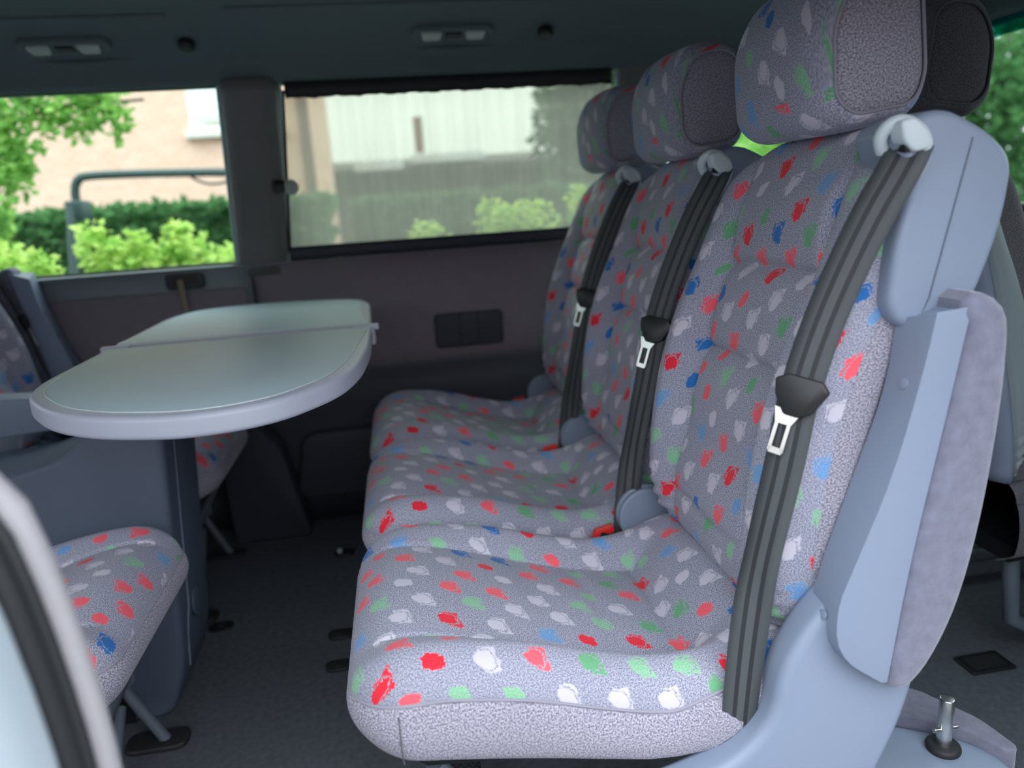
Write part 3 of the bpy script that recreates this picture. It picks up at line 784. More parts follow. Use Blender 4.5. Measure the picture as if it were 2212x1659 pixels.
def belt_parts(root):
    yo = 1.025
    hs = prism('belt_housing', rounded([(0.549, 1.050), (0.600, 1.072), (0.662, 1.042), (0.697, 1.010), (0.690, 0.935), (0.660, 0.850), (0.622, 0.824), (0.570, 0.823), (0.549, 0.850), (0.557, 0.93), (0.572, 0.985)], [.015, .03, .03, .03, .05, .03, .02, .02, .02, .05, .05], 6),
               0.772 - yo, 0.862 - yo, 'plastic', root, bev=0.016, seg=5)
    hs.data.transform(Matrix.Translation((-SX, 0, 0)))
    tube('housing_seam', [(0.640 - SX, 0.7716 - yo, 1.035), (0.6365 - SX, 0.7712 - yo, 1.02), (0.600 - SX, 0.7712 - yo, 0.86), (0.588 - SX, 0.773 - yo, 0.832)], 0.0009, 'greymetal', hs, sides=6)
    # rounded slot where the belt comes out
    gpts = [(0.552, 0.802, 1.026), (0.543, 0.796, 1.040), (0.548, 0.788, 1.054), (0.562, 0.781, 1.058), (0.579, 0.776, 1.047), (0.586, 0.774, 1.030), (0.582, 0.775, 1.010), (0.568, 0.779, 0.986), (0.558, 0.785, 0.972)]
    gd = tube('belt_guide', [(x - SX, y - yo, z) for x, y, z in gpts], 0.0075, 'guide', hs, sides=12, smooth=2)
    prism('guide_slot', [(x - SX, z) for x, z in rounded([(0.554, 1.046), (0.575, 1.046), (0.580, 1.026), (0.558, 1.022)], 0.005)], 0.7700 - yo, 0.80 - yo, 'black', gd, bev=0.002)
    lip = rounded([(0.548, 1.056), (0.564, 1.060), (0.582, 1.046), (0.587, 1.026), (0.566, 1.022), (0.552, 1.036)], 0.006)
    prism('guide_lip', [(x - SX, z) for x, z in lip], 0.765 - yo, 0.790 - yo, 'guide', gd, bev=0.004)
    # webbing
    path = [(0.574, 0.784, 1.032), (0.560, 0.774, 1.014), (0.524, 0.780, 0.950), (0.481, 0.788, 0.848), (0.449, 0.786, 0.756), (0.434, 0.786, 0.671), (0.415, 0.786, 0.590), (0.400, 0.785, 0.521), (0.390, 0.784, 0.450), (0.384, 0.784, 0.391), (0.378, 0.784, 0.320), (0.374, 0.788, 0.245)]
    P = [Vector(p) for p in path]
    for _ in range(2):
        Q = [P[0]]
        for a, b in zip(P[:-1], P[1:]): Q += [a * .75 + b * .25, a * .25 + b * .75]
        P = Q + [P[-1]]
    rows, uv = [], []; L = 0
    for i, p in enumerate(P):
        d = (P[min(i + 1, len(P) - 1)] - P[max(i - 1, 0)]).normalized()
        z = p.z
        # the strap lies on the shoulder of the backrest, turns edge-on at the hip, then lies flat along the cushion
        ang = cub(z, [0.25, 0.34, 0.46, 0.54, 0.62, 0.75, 0.95, 1.04], [88, 84, 66, 38, 42, 48, 50, 52])
        wd = Vector((math.sin(math.radians(ang)), -math.cos(math.radians(ang)), 0))
        wd = (wd - d * wd.dot(d)).normalized()
        hw = 0.0235
        if i: L += (p - P[i - 1]).length
        nrm = d.cross(wd)
        rows.append([tuple(p - Vector((SX, yo, 0)) + wd * hw * s + nrm * 0.0012 * (1 - s * s)) for s in (-1, -.5, 0, .5, 1)])
        uv.append([((s + 1) / 2, L) for s in (-1, -.5, 0, .5, 1)])
    grid('belt_strap', rows, uv, 'belt', root, thick=0.0016)
    # tongue: dark moulded body with a steel latch plate, built flat then laid on the strap
    tg = prism('belt_tongue', rounded([(-0.036, 0.020), (-0.020, 0.030), (0.026, 0.030), (0.038, 0.018), (0.024, -0.016), (0.008, -0.026), (-0.012, -0.026), (-0.030, -0.002)], 0.004), -0.0075, 0.0075, 'black', root, bev=0.0025, seg=2)
    lp = prism('latch_plate', rounded([(-0.022, -0.018), (0.006, -0.024), (0.001, -0.040), (0.001, -0.078), (-0.019, -0.078), (-0.019, -0.040)], [.002, .002, .006, .006, .006, .006]), -0.0015, 0.0015, 'chrome', tg, bev=0.0006)
    # slot cut through the plate: rebuild as a frame of four bars
    bpy.data.objects.remove(lp)
    def fr(poly):
        return prism('latch_plate', poly, -0.0018, 0.0018, 'chrome', None, bev=0.0007)
    bm = bmesh.new()
    for poly in ([(-0.026, -0.018), (0.010, -0.022), (0.002, -0.040), (-0.020, -0.040)], [(-0.020, -0.038), (-0.0150, -0.038), (-0.0150, -0.080), (-0.020, -0.080)], [(-0.0030, -0.038), (0.002, -0.038), (0.002, -0.080), (-0.0030, -0.080)], [(-0.020, -0.074), (0.002, -0.074), (0.0, -0.083), (-0.018, -0.083)]):
        A = [bm.verts.new((x, -0.0018, z)) for x, z in poly]; B = [bm.verts.new((x, 0.0018, z)) for x, z in poly]
        bm.faces.new(A); bm.faces.new(B[::-1])
        for i in range(4): bm.faces.new((A[i], B[i], B[(i + 1) % 4], A[(i + 1) % 4]))
    bmesh.ops.recalc_face_normals(bm, faces=bm.faces); me = bpy.data.meshes.new('latch_plate'); bm.to_mesh(me); bm.free()
    lp = link('latch_plate', me, 'chrome', tg)
    d = Vector((0.13, 0.006, 0.42)).normalized(); wd = Vector((0.72, -0.69, 0)); wd = (wd - d * wd.dot(d)).normalized(); nn = wd.cross(d)
    Mx = Matrix(((wd.x, nn.x, d.x, 0.448 - SX), (wd.y, nn.y, d.y, 0.784 - yo), (wd.z, nn.z, d.z, 0.752), (0, 0, 0, 1)))
    tg.matrix_local = Mx @ Matrix.Scale(0.86, 4)
    return hs

def hinge_parts(root):
    for y in (-0.247, 0.234):
        o = cyl('hinge_cover', (0.420 - SX, y, 0.400), 0.056, 0.013, 'plastic', root, axis='Y', sides=32, bev=0.005)
    # buckle on the far side of the cushion
    bk = prism('buckle', rounded([(0.30 - SX, 0.30), (0.345 - SX, 0.30), (0.355 - SX, 0.372), (0.325 - SX, 0.385)], 0.006), 0.228, 0.247, 'black', root, bev=0.004)
    prism('release_button', rounded([(0.308 - SX, 0.366), (0.352 - SX, 0.380), (0.350 - SX, 0.392), (0.316 - SX, 0.384)], 0.003), 0.229, 0.246, 'red', bk, bev=0.002)

def base_parts(root):
    for s in (-1, 1):
        y = s * 0.165
        fr = tube('base_frame', [(-0.02 - SX, y, 0.27), (0.10 - SX, y, 0.045), (0.42 - SX, y, 0.045), (0.44 - SX, y, 0.25)], 0.016, 'greymetal', root, sides=10, smooth=1)
        tube('strut', [(0.07 - SX, y * 1.12, 0.19), (-0.015 - SX, y * 1.12, 0.008)], 0.011, 'greymetal', root, sides=10)
        prism('foot', rounded([(-0.06 - SX, y * 1.12 - 0.030), (0.06 - SX, y * 1.12 - 0.030), (0.06 - SX, y * 1.12 + 0.030), (-0.06 - SX, y * 1.12 + 0.030)], 0.026), 0.0, 0.012, 'rubber', root, axis='Z', bev=0.004)
        tube('cross_strut', [(0.05 - SX, y * 1.05, 0.10), (0.035 - SX, y * 0.25, 0.012)], 0.010, 'greymetal', root, sides=10)
        cyl('pivot_cap', (0.04 - SX, y + s * 0.016 if s > 0 else y - 0.026, 0.155), 0.022, 0.01, 'greymetal', root, axis='Y', bev=0.003)
    # elastic net slung under the cushion
    rows = [[(-0.03 - SX + 0.075 * k / 6, -0.16 + 0.32 * i / 10, 0.27 - 0.115 * k / 6) for k in range(7)] for i in range(11)]
    t = NT('storage_net'); uvv = t.n('ShaderNodeTexCoord').outputs['Object']
    ck = t.n('ShaderNodeTexChecker'); t.l(uvv, ck.inputs[0]); ck.inputs['Scale'].default_value = 160; ck.inputs[1].default_value = srgb(70, 76, 84); ck.inputs[2].default_value = srgb(30, 33, 38)
    grid('storage_net', rows, None, t.end(t.bsdf(ck.outputs[0], 0.8)), root, thick=0.003)

def armrest_parts(root):
    yo = 1.025
    L = [(0.571, 0.835), (0.563, 0.752), (0.518, 0.623), (0.480, 0.508), (0.473, 0.455), (0.483, 0.420), (0.548, 0.386)]
    Rr = [(0.580, 0.850), (0.567, 0.780), (0.538, 0.660), (0.493, 0.546), (0.474, 0.499), (0.479, 0.433), (0.540, 0.388)]
    B = [(0.622, 0.853), (0.597, 0.707), (0.569, 0.554), (0.548, 0.388)]
    V = [(0.612, 0.862), (0.622, 0.871), (0.648, 0.864), (0.668, 0.846), (0.673, 0.813), (0.673, 0.729), (0.660, 0.586), (0.638, 0.478), (0.607, 0.408), (0.577, 0.372), (0.556, 0.376)]
    def spl(C, n):
        P = [Vector(c) for c in C]
        for _ in range(2):
            Q = [P[0]]
            for a, b in zip(P[:-1], P[1:]): Q += [a * .75 + b * .25, a * .25 + b * .75]
            P = Q + [P[-1]]
        d = [0.0]
        for a, b in zip(P[:-1], P[1:]): d.append(d[-1] + (b - a).length)
        return [(float(np.interp(d[-1] * k / (n - 1), d, [p.x for p in P])), float(np.interp(d[-1] * k / (n - 1), d, [p.y for p in P]))) for k in range(n)]
    Bs = spl(B, 20); V.insert(0, (0.610, 0.845))
    sh_ = lambda C: [(x - SX, z) for x, z in C]
    pa = sh_(spl(L, 30) + Bs[::-1]); pb = sh_(spl(Rr, 30) + Bs[::-1])
    ar = prism('armrest', pb, 0.730 - yo, 0.788 - yo, 'plastic', root, bev=0.006, seg=4, poly2=pa)
    Vs = spl(V, 40)
    prism('velour_pad', sh_(Bs[1:] + Vs[::-1]), 0.726 - yo, 0.786 - yo, 'velour', ar, bev=0.014, seg=5)
    for (x, y, z) in ((0.5640, 0.755, 0.765), (0.4745, 0.755, 0.480)):
        d = Vector((-1, -0.10, 0.25)).normalized()
        o = cyl('screw_cap', (0, 0, 0), 0.0065, 0.0020, 'plastic', ar, sides=18, bev=0.0006)
        q = Vector((0, 0, 1)).rotation_difference(d); o.matrix_local = Matrix.Translation((x - SX - 0.001, y - yo, z)) @ q.to_matrix().to_4x4()
    # side cover that carries the armrest pivot and runs forward under the cushion
    sc = prism('side_cover', rounded(sh_([(0.490, 0.505), (0.452, 0.462), (0.420, 0.408), (0.408, 0.335), (0.360, 0.288), (0.300, 0.264), (0.235, 0.250), (0.235, 0.12), (0.505, 0.10), (0.552, 0.215), (0.602, 0.330), (0.62, 0.48), (0.56, 0.56)]), [.03, .03, .04, .05, .05, .05, .02, .02, .05, .06, .06, .04, .03], 6), 0.752 - yo, 0.806 - yo, 'plastic', root, bev=0.014, seg=5)
    prism('cover_rail', sh_([(0.585, 0.83), (0.594, 0.83), (0.560, 0.60), (0.535, 0.52), (0.525, 0.52), (0.550, 0.60)]), 0.786 - yo, 0.806 - yo, 'plastic', root, bev=0.002)

def make_seat(fab='pattern', arm=True):
    root = empty('passenger_seat', (SX, 1.025, 0))
    seat_cushion(root); backrest(root); headrest(root); belt_parts(root); hinge_parts(root); base_parts(root)
    if arm: armrest_parts(root)
    return root

def copy_tree(o, parent=None, skip=()):
    c = o.copy(); COL.objects.link(c)
    if parent is not None: c.parent = parent
    for ch in list(o.children):
        if ch.name.split('.')[0] in skip: continue
        copy_tree(ch, c, skip)
    return c

proto = make_seat()
bpy.data.objects['hinge_cover'].parent = None
tag(proto, 'nearest patterned grey seat with a folded-up plastic armrest at its side', 'seat', 'patterned passenger seats')
NOARM = ('armrest', 'side_cover', 'cover_rail')
def plain_copy(skip=NOARM):
    c = copy_tree(proto, skip=skip)
    d = bpy.data.objects['hinge_cover'].copy(); COL.objects.link(d); d.parent = c; d.name = 'hinge_cover'
    return c
s2 = plain_copy(); s2.location = (SX, 1.525, 0)
tag(s2, 'middle patterned grey seat of the row of three', 'seat', 'patterned passenger seats')
s3 = plain_copy(); s3.location = (SX, 2.025, 0)
tag(s3, 'patterned grey seat beside the far wall under the sunshade', 'seat', 'patterned passenger seats')
s4 = plain_copy(); s4.location = (-0.765, 1.175, 0); s4.rotation_euler = (0, 0, PI)
tag(s4, 'patterned seat cushion facing the row of three, just inside the door pillar', 'seat', 'patterned passenger seats')
s5 = copy_tree(proto); s5.location = (-0.812, 2.015, 0); s5.rotation_euler = (0, 0, PI)
for c_ in s5.children:
    if c_.name.startswith('armrest'): c_.location = (-0.165, 0, 0.04)
tag(s5, 'patterned facing seat behind the table, at the left edge under the unshaded window', 'seat', 'patterned passenger seats')
# its lowered armrest on the aisle side
prism('lowered_armrest', rounded([(-0.26, 0.560), (-0.02, 0.575), (0.03, 0.600), (0.02, 0.625), (-0.06, 0.650), (-0.26, 0.662)][::-1], [.02, .03, .02, .02, .03, .02]), 0.245, 0.315, 'plastic', s5, bev=0.014, seg=5).location.x = -0.06
bpy.data.objects['lowered_armrest'].data.transform(Matrix.Scale(-1, 4, (1, 0, 0)))
bpy.data.objects['lowered_armrest'].data.flip_normals()
s6 = plain_copy(NOARM + ('belt_strap', 'belt_tongue'))
bpy.data.objects.remove(bpy.data.objects['hinge_cover']); s6.location = (1.40, 1.37, 0); s6.rotation_euler = (0, 0, PI)
tag(s6, 'dark grey seat of the row behind, turned away to show its plastic back', 'seat')
def darken(o):
    if o.type == 'MESH':
        mn = o.data.materials[0].name
        if mn.startswith(('patterned_velour', 'grey_velour')):
            o.data = o.data.copy(); o.data.materials.clear(); o.data.materials.append(M['darkfab'])
    for c in o.children: darken(c)
darken(s6)
for c_ in s6.children:
    if c_.name.startswith('headrest'): c_.location.z = 0.035
for c_ in s6.children:
    if c_.name.startswith('backrest'):
        for g_ in c_.children:
            if g_.name.startswith('side_panel'): g_.data.materials.clear(); g_.data.materials.append(M['wallplastic'])

# ================================================================== folding table
tb = empty('folding_table', (-0.5, 1.56, 0))
def TB(p): return (p[0] + 0.5, p[1] - 1.56, p[2])
ZT = 0.757
near = [(-0.614, 1.612), (-0.610, 1.30), (-0.585, 1.200), (-0.508, 1.085), (-0.422, 1.018), (-0.292, 0.975), (-0.182, 1.010), (-0.105, 1.125), (-0.080, 1.240), (-0.070, 1.400), (-0.072, 1.612)]
far = [(-0.616, 1.640), (-0.072, 1.640), (-0.080, 1.80), (-0.088, 2.05), (-0.118, 2.145), (-0.215, 2.20), (-0.364, 2.245), (-0.50, 2.235), (-0.590, 2.19), (-0.620, 2.06), (-0.618, 1.80)]
def off(poly, d):
    c = Vector((sum(p[0] for p in poly) / len(poly), sum(p[1] for p in poly) / len(poly)))
    out = []
    n = len(poly)
    for i in range(n):
        a = Vector(poly[i - 1]); b = Vector(poly[(i + 1) % n]); t = (b - a).normalized(); nn = Vector((t.y, -t.x)); p = Vector(poly[i])
        if (c - p).dot(nn) < 0: nn = -nn
        q = p + nn * d; out.append((q.x, q.y))
    return out
def leaf(nm, poly, r):
    pl = rounded([TB((x, y, 0))[:2] for x, y in poly], r, 6)
    lf = prism(nm, pl, ZT - 0.034, ZT, 'tableedge', tb, axis='Z', bev=0.013, seg=5, sm=60)
    inn = rounded(off([TB((x, y, 0))[:2] for x, y in poly], 0.022), r, 6)
    tp = prism('table_top', inn, ZT - 0.006, ZT + 0.0012, 'tabletop', lf, axis='Z', bev=0.001, seg=2)
    tube('top_groove', [(x, y, ZT + 0.0006) for x, y in inn + [inn[0]]], 0.0013, 'guide', lf, sides=6)
    return lf
leaf('near_leaf', near, [.012, .08, .05, .07, .08, .12, .1, .05, .05, .06, .012])
leaf('far_leaf', far, [.012, .012, .08, .05, .05, .06, .1, .08, .05, .08, .08])
prism('hinge_rail', rounded([TB((x, y, 0))[:2] for x, y in ((-0.622, 1.606), (-0.066, 1.606), (-0.066, 1.646), (-0.622, 1.646))], 0.006), ZT - 0.04, ZT - 0.004, 'tableedge', tb, axis='Z', bev=0.004)
for x in (-0.600, -0.085):
    box('hinge', TB((x - 0.028, 1.618, ZT - 0.010)), TB((x + 0.028, 1.634, ZT + 0.003)), 'tableedge', tb, bev=0.003)
box('leaf_support', TB((-0.105, 1.55, ZT - 0.065)), TB((-0.080, 1.70, ZT - 0.032)), 'tableedge', tb, bev=0.006)
# pedestal: broad moulded column between the facing seats
prof = [(-1.15, 0.0), (-0.560, 0.0), (-0.520, 0.10), (-0.510, 0.22), (-0.470, 0.70), (-0.56, 0.70), (-0.60, 0.635), (-0.66, 0.585), (-0.78, 0.555), (-1.15, 0.54)]
pd = prism('pedestal', [(x + 0.5, z) for x, z in rounded(prof, [0, .03, .06, .1, .02, .03, .03, .05, .05, .02], 5)], 1.44 - 1.56, 1.665 - 1.56, 'pedestal', tb, bev=0.014, seg=4)
pd.data.update()
tube('column_seam', [TB((-0.4695, 1.50, 0.69)), TB((-0.497, 1.50, 0.36)), TB((-0.5085, 1.50, 0.22)), TB((-0.514, 1.485, 0.17)), TB((-0.521, 1.48, 0.09))], 0.0014, 'plastic', pd, sides=6)
cyl('column_cap', TB((-0.510, 1.55, 0.20)), 0.030, 0.004, 'pedestal', pd, axis='X', bev=0.001)
prism('arch_recess', [TB((-0.69 + 0.06 * math.cos(a), 0, 0.0 + 0.11 * math.sin(a)))[::2] for a in np.linspace(0, PI, 15)], 1.438 - 1.56, 1.446 - 1.56, 'black', pd)
tag(tb, 'oval grey plastic folding table on a broad slate-blue pedestal', 'table')

# ================================================================== floor fittings and the lowered armrest behind the seats
def anchor(x, y, lab, knob=False):
    r = empty('floor_anchor', (x, y, 0))
    prism('anchor_plate', rounded([(-0.030, -0.020), (0.030, -0.020), (0.030, 0.020), (-0.030, 0.020)], 0.018), 0.0, 0.007, 'black', r, axis='Z', bev=0.002)
    if knob: cyl('anchor_knob', (-0.012, 0, 0.006), 0.008, 0.012, 'guide', r, bev=0.003)
    else: cyl('anchor_hole', (0, 0, 0.006), 0.010, 0.003, 'rubber', r, bev=0.001)
    tag(r, lab, 'floor anchor', 'black anchors in the carpet')
anchor(-0.25, 2.11, 'black floor anchor with a pale knob, farthest back in the aisle', True)
anchor(-0.535, 1.775, 'black floor anchor beside the foot of the table pedestal')
anchor(-0.225, 1.53, 'black floor anchor beside the front of the nearest seat')
anchor(-0.230, 1.66, 'black floor anchor beside the front of the middle seat')

la = empty('folded_armrest', (0.80, 0.92, 0.0))
def LA(p): return (p[0] - 0.80, p[1] - 0.92, p[2])
pp = rounded([LA((x, y, 0))[:2] for x, y in ((0.60, 0.86), (0.80, 0.79), (0.845, 0.81), (0.868, 0.865), (0.835, 0.925), (0.72, 0.995), (0.60, 1.0))], [.02, .05, .03, .03, .05, .05, .02])
ap = prism('armrest_body', pp, 0.045, 0.100, 'plastic', la, axis='Z', bev=0.016, seg=5)
vp = rounded([LA((x, y, 0))[:2] for x, y in ((0.64, 1.02), (0.735, 0.992), (0.832, 0.922), (0.862, 0.860), (0.885, 0.865), (0.876, 0.935), (0.825, 1.03), (0.68, 1.10))], .02)
prism('velour_pad', vp, 0.02, 0.118, 'velour', la, axis='Z', bev=0.012, seg=5)
cyl('pin_boot', LA((0.785, 0.905, 0.098)), 0.026, 0.014, 'rubber', la, bev=0.006)
pn = cyl('locking_pin', LA((0.785, 0.905, 0.105)), 0.0115, 0.090, 'chrome', la, bev=0.002)
tube('cross_pin', [LA((0.762, 0.900, 0.142)), LA((0.808, 0.906, 0.136))], 0.0035, 'chrome', pn)
prism('support_leg', rounded([LA((0.70, 0, 0.0))[::2], LA((0.88, 0, 0.0))[::2], LA((0.86, 0, 0.06))[::2], LA((0.72, 0, 0.06))[::2]], 0.01), -0.04, 0.06, 'black', la, bev=0.005)
tag(la, 'low grey armrest with a velour edge and upright chrome pin behind the nearest seat', 'armrest')

fs = empty('floor_socket', (1.12, 1.20, 0.0))
prism('socket_frame', rounded([(-0.05, -0.03), (0.05, -0.03), (0.05, 0.03), (-0.05, 0.03)], 0.006), 0.0, 0.006, 'black', fs, axis='Z', bev=0.002)
prism('socket_well', rounded([(-0.038, -0.02), (0.038, -0.02), (0.038, 0.02), (-0.038, 0.02)], 0.004), 0.005, 0.0075, 'rubber', fs, axis='Z')
tag(fs, 'rectangular black floor socket at the lower right behind the seats', 'floor socket')

# ================================================================== outside
GZ0 = -0.45
gr = box('ground', (-40, -30, GZ0 - 0.3), (40, 60, GZ0), plain('asphalt', srgb(98, 99, 102), 0.9, var=0.15, vscale=1.5)); struct(gr)
struct(box('wall_added_blocker', (-14, -6.6, GZ0), (14, -6.3, 2.4), plain('blocker_brick', srgb(128, 104, 92), 0.9, var=0.2, vscale=3)))  # unseen wall behind the camera, added to block low daylight from the van

def brick_mat():
    t = NT('pink_brickwork'); oc = t.n('ShaderNodeTexCoord').outputs['Object']
    mp = t.n('ShaderNodeMapping'); t.l(oc, mp.inputs[0]); mp.inputs['Rotation'].default_value = (PI / 2, 0, 0)
    b = t.n('ShaderNodeTexBrick'); t.l(mp.outputs[0], b.inputs[0]); b.inputs['Scale'].default_value = 4.5
    b.inputs[1].default_value = srgb(236, 196, 176); b.inputs[2].default_value = srgb(226, 182, 160); b.inputs[3].default_value = srgb(232, 206, 190)
    return t.end(t.bsdf(b.outputs[0], 0.9))
hs = empty('brick_house', (-3.5, 9.0, GZ0))
def HB(p): return (p[0] + 3.5, p[1] - 9.0, p[2] - GZ0)
box('brick_wall', HB((-9.0, 9.0, GZ0)), HB((-0.95, 13.5, 6.5)), brick_mat(), hs)
wn = box('window', HB((-2.10, 8.96, 1.95)), HB((-1.15, 9.05, 3.4)), plain('white_window_frame', srgb(238, 240, 240), 0.5), hs, bev=0.01)
box('pane', HB((-2.02, 8.945, 2.06)), HB((-1.23, 8.965, 3.32)), plain('white_roller_shutter', srgb(236, 246, 246), 0.4), wn)
for k in range(14):
    box('shutter_slat', HB((-2.02, 8.938, 2.09 + 0.085 * k)), HB((-1.23, 8.946, 2.165 + 0.085 * k)), plain('white_slat', srgb(240, 248, 248), 0.4) if k == 0 else bpy.data.materials['white_slat'], wn, bev=0.003)
box('window_sill', HB((-2.16, 8.90, 1.88)), HB((-1.09, 9.02, 1.95)), plain('pale_sill', srgb(220, 216, 206), 0.6), wn, bev=0.008)
box('vent_strip', HB((-1.95, 8.94, 2.03)), HB((-1.6, 8.95, 2.055)), plain('beige_strip', srgb(206, 190, 160), 0.6), wn)
tube('downpipe', [HB((-0.90, 8.93, GZ0)), HB((-0.86, 8.93, 6.0))], 0.06, plain('brown_downpipe', srgb(120, 96, 84), 0.6), hs)
tag(hs, 'pink brick house with a white shuttered window seen through the unshaded window', 'house')

gg = empty('garage', (1.0, 14.0, GZ0))
def GB(p): return (p[0] - 1.0, p[1] - 14.0, p[2] - GZ0)
box('wall', GB((-1.8, 15.4, GZ0)), GB((3.2, 18.0, 1.7)), plain('grey_brown_wall', srgb(98, 92, 86), 0.9), gg)
prism('roof', [GB((0, 13.9, 1.62))[1:], GB((0, 13.9, 1.72))[1:], GB((0, 18.2, 2.10))[1:], GB((0, 18.2, 1.62))[1:]], -2.8, 2.4, plain('dark_roof_felt', srgb(72, 68, 66), 0.9), gg, axis='X')
for (x0, x1) in ((-0.62, 0.25), (0.42, 1.70)):
    box('roof_panel', GB((x0, 13.80, 1.66 + 0.08 * (x0 > 0))), GB((x1, 14.6, 1.86 + 0.06 * (x0 > 0))), plain('pale_roof_panel', srgb(214, 220, 226), 0.4) if x0 < 0 else bpy.data.materials['pale_roof_panel'], gg, bev=0.02)
box('chimney', GB((0.52, 14.6, 1.9)), GB((0.68, 14.8, 2.62)), plain('red_brown_chimney', srgb(126, 88, 76), 0.9), gg, bev=0.01)
tag(gg, 'low grey garage with pale roof panels and a thin chimney behind the sunshade', 'garage')

sw = empty('garden_swing', (-1.5, 5.0, GZ0))
mt = plain('dark_green_tube', srgb(54, 74, 74), 0.5)
def SB(p): return (p[0] + 1.5, p[1] - 5.0, p[2] - GZ0)
tube('top_bar', [SB((-1.90, 5.0, 1.05)), SB((-1.90, 5.0, 1.30)), SB((-1.75, 5.0, 1.315)), SB((-0.95, 5.0, 1.285)), SB((-0.82, 5.0, 1.26)), SB((-0.82, 5.0, 1.0))], 0.026, mt, sw, smooth=2)
for x in (-1.90, -0.82):
    tube('leg', [SB((x - 0.02, 4.95, 1.14)), SB((x - 0.06, 4.5, GZ0))], 0.026, mt, sw); tube('leg', [SB((x + 0.02, 5.05, 1.14)), SB((x + 0.08, 5.6, GZ0))], 0.026, mt, sw)
    box('joint', SB((x - 0.05, 4.93, 1.05)), SB((x + 0.05, 5.07, 1.17)), mt, sw, bev=0.01)
tube('hanging_cord', [SB((-1.25, 5.0, 1.30)), SB((-1.15, 5.0, 1.22)), SB((-1.0, 5.0, 1.22)), SB((-0.92, 5.0, 1.29))], 0.008, mt, sw, smooth=2)
tag(sw, 'dark green tubular swing frame in front of the hedge', 'swing frame')

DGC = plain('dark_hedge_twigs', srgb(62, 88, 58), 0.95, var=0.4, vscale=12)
def foliage(name, center, size, n, leaf_s, mat, label, cat, stem=None, shape='ball', group=None, seed=0, extra=(), stems=()):
    rnd = random.Random(seed)
    r = empty(name, (center[0], center[1], GZ0))
    V, Fc = [], []
    clumps = []
    for _ in range(22):
        while True:
            p = Vector((rnd.uniform(-1, 1), rnd.uniform(-1, 1), rnd.uniform(-1, 1)))
            if shape in ('box', 'bush') or p.length < 1: break
        clumps.append((p, rnd.uniform(0.18, 0.42)))
    clumps += list(extra)
    for _ in range(n):
        if shape == 'box':
            p = Vector((rnd.uniform(-1, 1), rnd.uniform(-1, 1), rnd.uniform(-1, 1)))
            k = rnd.random()
            if k < 0.5: p.y = -1 + abs(rnd.gauss(0, 0.1))
            elif k < 0.75: p.z = 1 - abs(rnd.gauss(0, 0.06))
        else:
            c, s = rnd.choice(clumps); d = Vector((rnd.gauss(0, 1), rnd.gauss(0, 1), rnd.gauss(0, 1))).normalized()
            p = c * 0.85 + d * s * rnd.uniform(0.6, 1.0)
        q = Vector((p.x * size[0], p.y * size[1], p.z * size[2] + center[2] - GZ0))
        if q.z < 0.02: q.z = rnd.uniform(0.02, 0.3)
        a = Vector((rnd.gauss(0, 1), rnd.gauss(0, 1), rnd.gauss(0, .5))).normalized(); b = a.orthogonal().normalized(); b.rotate(Matrix.Rotation(rnd.uniform(0, 6.28), 3, a))
        ls = leaf_s * rnd.uniform(0.6, 1.3); k = len(V)
        c2 = a.cross(b)
        V += [tuple(q), tuple(q + (a * .5 + b * .32) * ls + c2 * .06 * ls), tuple(q + a * ls), tuple(q + (a * .5 - b * .32) * ls + c2 * .06 * ls)]
        Fc.append((k, k + 1, k + 2, k + 3))
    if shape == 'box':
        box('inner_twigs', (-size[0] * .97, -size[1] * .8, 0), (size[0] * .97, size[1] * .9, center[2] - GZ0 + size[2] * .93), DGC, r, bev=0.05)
    me = bpy.data.meshes.new('foliage'); me.from_pydata(V, [], Fc); fo = link('foliage', me, mat, r); fo['kind'] = 'stuff'
    for pts_, rr_ in stems: tube('branch', [(a - center[0], b - center[1], c - GZ0) for a, b, c in pts_], rr_, plain('bark', srgb(96, 84, 70), 0.9) if 'bark' not in bpy.data.materials else bpy.data.materials['bark'], r, sides=7, smooth=1)
    if stem:
        for k in range(stem):
            c, s = clumps[k]
            tube('stem', [(0.05 * rnd.uniform(-1, 1), 0.05 * rnd.uniform(-1, 1), 0), (c.x * size[0] * .3, c.y * size[1] * .3, (center[2] - GZ0) * 0.55), (c.x * size[0] * .8, c.y * size[1] * .8, center[2] - GZ0 + c.z * size[2] * .8)], [0.035, 0.022, 0.008] if shape == 'tree' else [0.02, 0.014, 0.006], plain('bark', srgb(96, 84, 70), 0.9) if 'bark' not in bpy.data.materials else bpy.data.materials['bark'], r, sides=7)
    tag(r, label, cat, group); return r

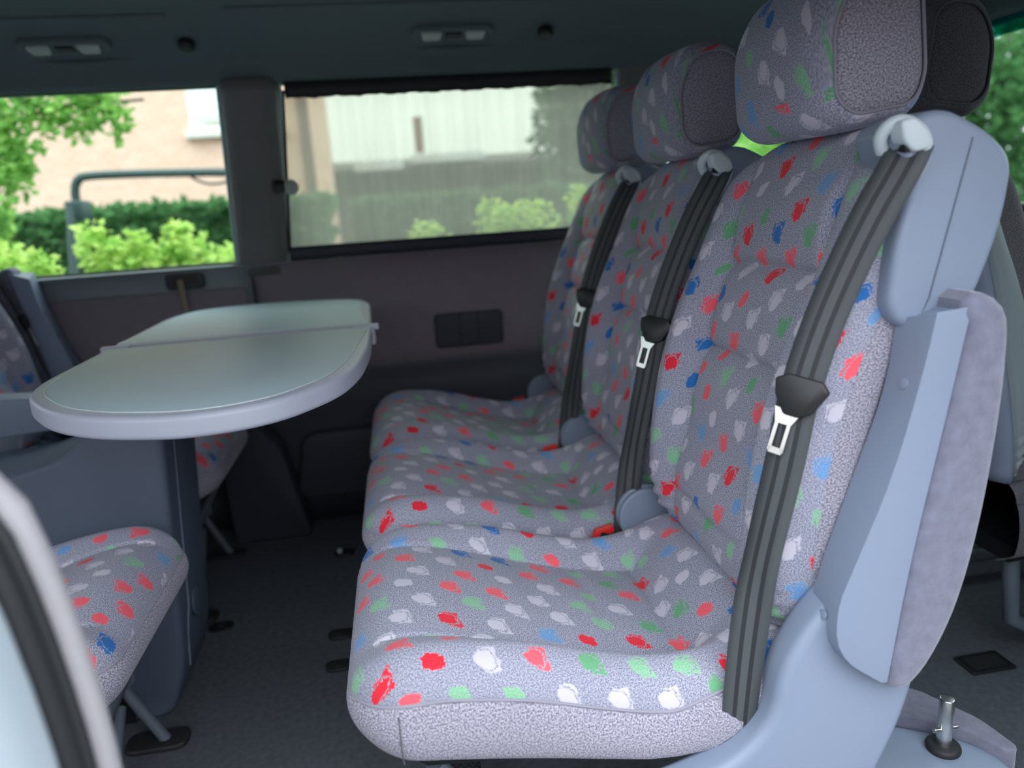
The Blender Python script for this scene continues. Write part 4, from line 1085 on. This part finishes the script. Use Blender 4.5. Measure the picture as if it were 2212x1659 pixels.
LG = leafmat('bright_leaves', srgb(206, 224, 132), srgb(160, 202, 104))
MG = leafmat('mid_leaves', srgb(172, 214, 120), srgb(120, 176, 92))
DG = leafmat('hedge_leaves', srgb(96, 138, 88), srgb(66, 106, 66))
GGm = leafmat('grey_green_leaves', srgb(98, 128, 92), srgb(70, 98, 72))
foliage('clipped_hedge', (-2.2, 6.4, 0.35), (1.72, 0.35, 0.78), 9000, 0.09, DG, 'dark clipped hedge in front of the brick house', 'hedge', stem=4, shape='box', seed=1)
foliage('clipped_hedge', (1.36, 7.3, 0.38), (1.74, 0.35, 0.72), 7000, 0.09, GGm, 'grey-green hedge seen through the sunshade', 'hedge', stem=4, shape='box', seed=2)
for i, (x, y, z, sxx, sz, lab) in enumerate([
        (-1.50, 3.20, 0.60, 0.20, 0.44, 'bright green bush at the left corner of the unshaded window'),
        (-1.18, 3.74, 0.53, 0.24, 0.53, 'bright green bush with tall shoots in the middle of the unshaded window'),
        (-0.60, 3.20, 0.60, 0.20, 0.45, 'bright green bush beside the pillar in the unshaded window'),
        (0.02, 3.9, 0.48, 0.28, 0.46, 'pale green bush low behind the left half of the sunshade'),
        (0.74, 3.9, 0.56, 0.28, 0.52, 'pale green bush rising behind the right half of the sunshade')]):
    foliage('garden_bush', (x, y, z), (sxx, 0.20, sz * .85), 5200, 0.045, LG, lab, 'bush', stem=5, shape='bush', group='bushes along the far side', seed=10 + i)
_br = [(Vector(((x + 2.20) / 0.36, 0.0, (z - 1.40) / 0.85)), sc) for x, z, sc in ((-1.80, 1.66, .22), (-1.68, 1.58, .2), (-1.55, 1.64, .2), (-1.42, 1.60, .18), (-1.30, 1.66, .2), (-1.20, 1.58, .16), (-1.62, 1.70, .2), (-1.36, 1.72, .2), (-1.88, 1.50, .2), (-1.86, 1.32, .16), (-1.78, 1.36, .12))]
foliage('leafy_tree', (-2.20, 4.25, 1.40), (0.36, 0.20, 0.85), 3400, 0.062, MG, 'leafy green tree reaching over the brick house in the unshaded window', 'tree', stem=2, shape='tree', seed=20, extra=_br,
        stems=[([(-2.22, 4.25, 0.6), (-2.1, 4.25, 1.35), (-1.75, 4.25, 1.60), (-1.2, 4.25, 1.62)], 0.008)])
foliage('dark_tree', (2.3, 9.0, 1.6), (0.95, 0.7, 1.9), 7000, 0.13, GGm, 'dark grey-green tree behind the right end of the sunshade', 'tree', stem=8, shape='tree', seed=22)
foliage('dark_tree', (3.9, 7.0, 1.3), (0.7, 0.9, 1.5), 6000, 0.11, MG, 'green tree glimpsed between the headrests', 'tree', stem=8, shape='tree', seed=23)
foliage('dark_tree', (6.6, 7.8, 1.5), (1.2, 1.3, 2.1), 7000, 0.13, DG, 'green tree behind the rear window', 'tree', stem=8, shape='tree', seed=24)
foliage('dark_tree', (7.2, 4.9, 0.8), (1.0, 1.1, 1.5), 6000, 0.13, MG, 'lighter green tree at the right edge behind the rear window', 'tree', stem=8, shape='tree', seed=25)
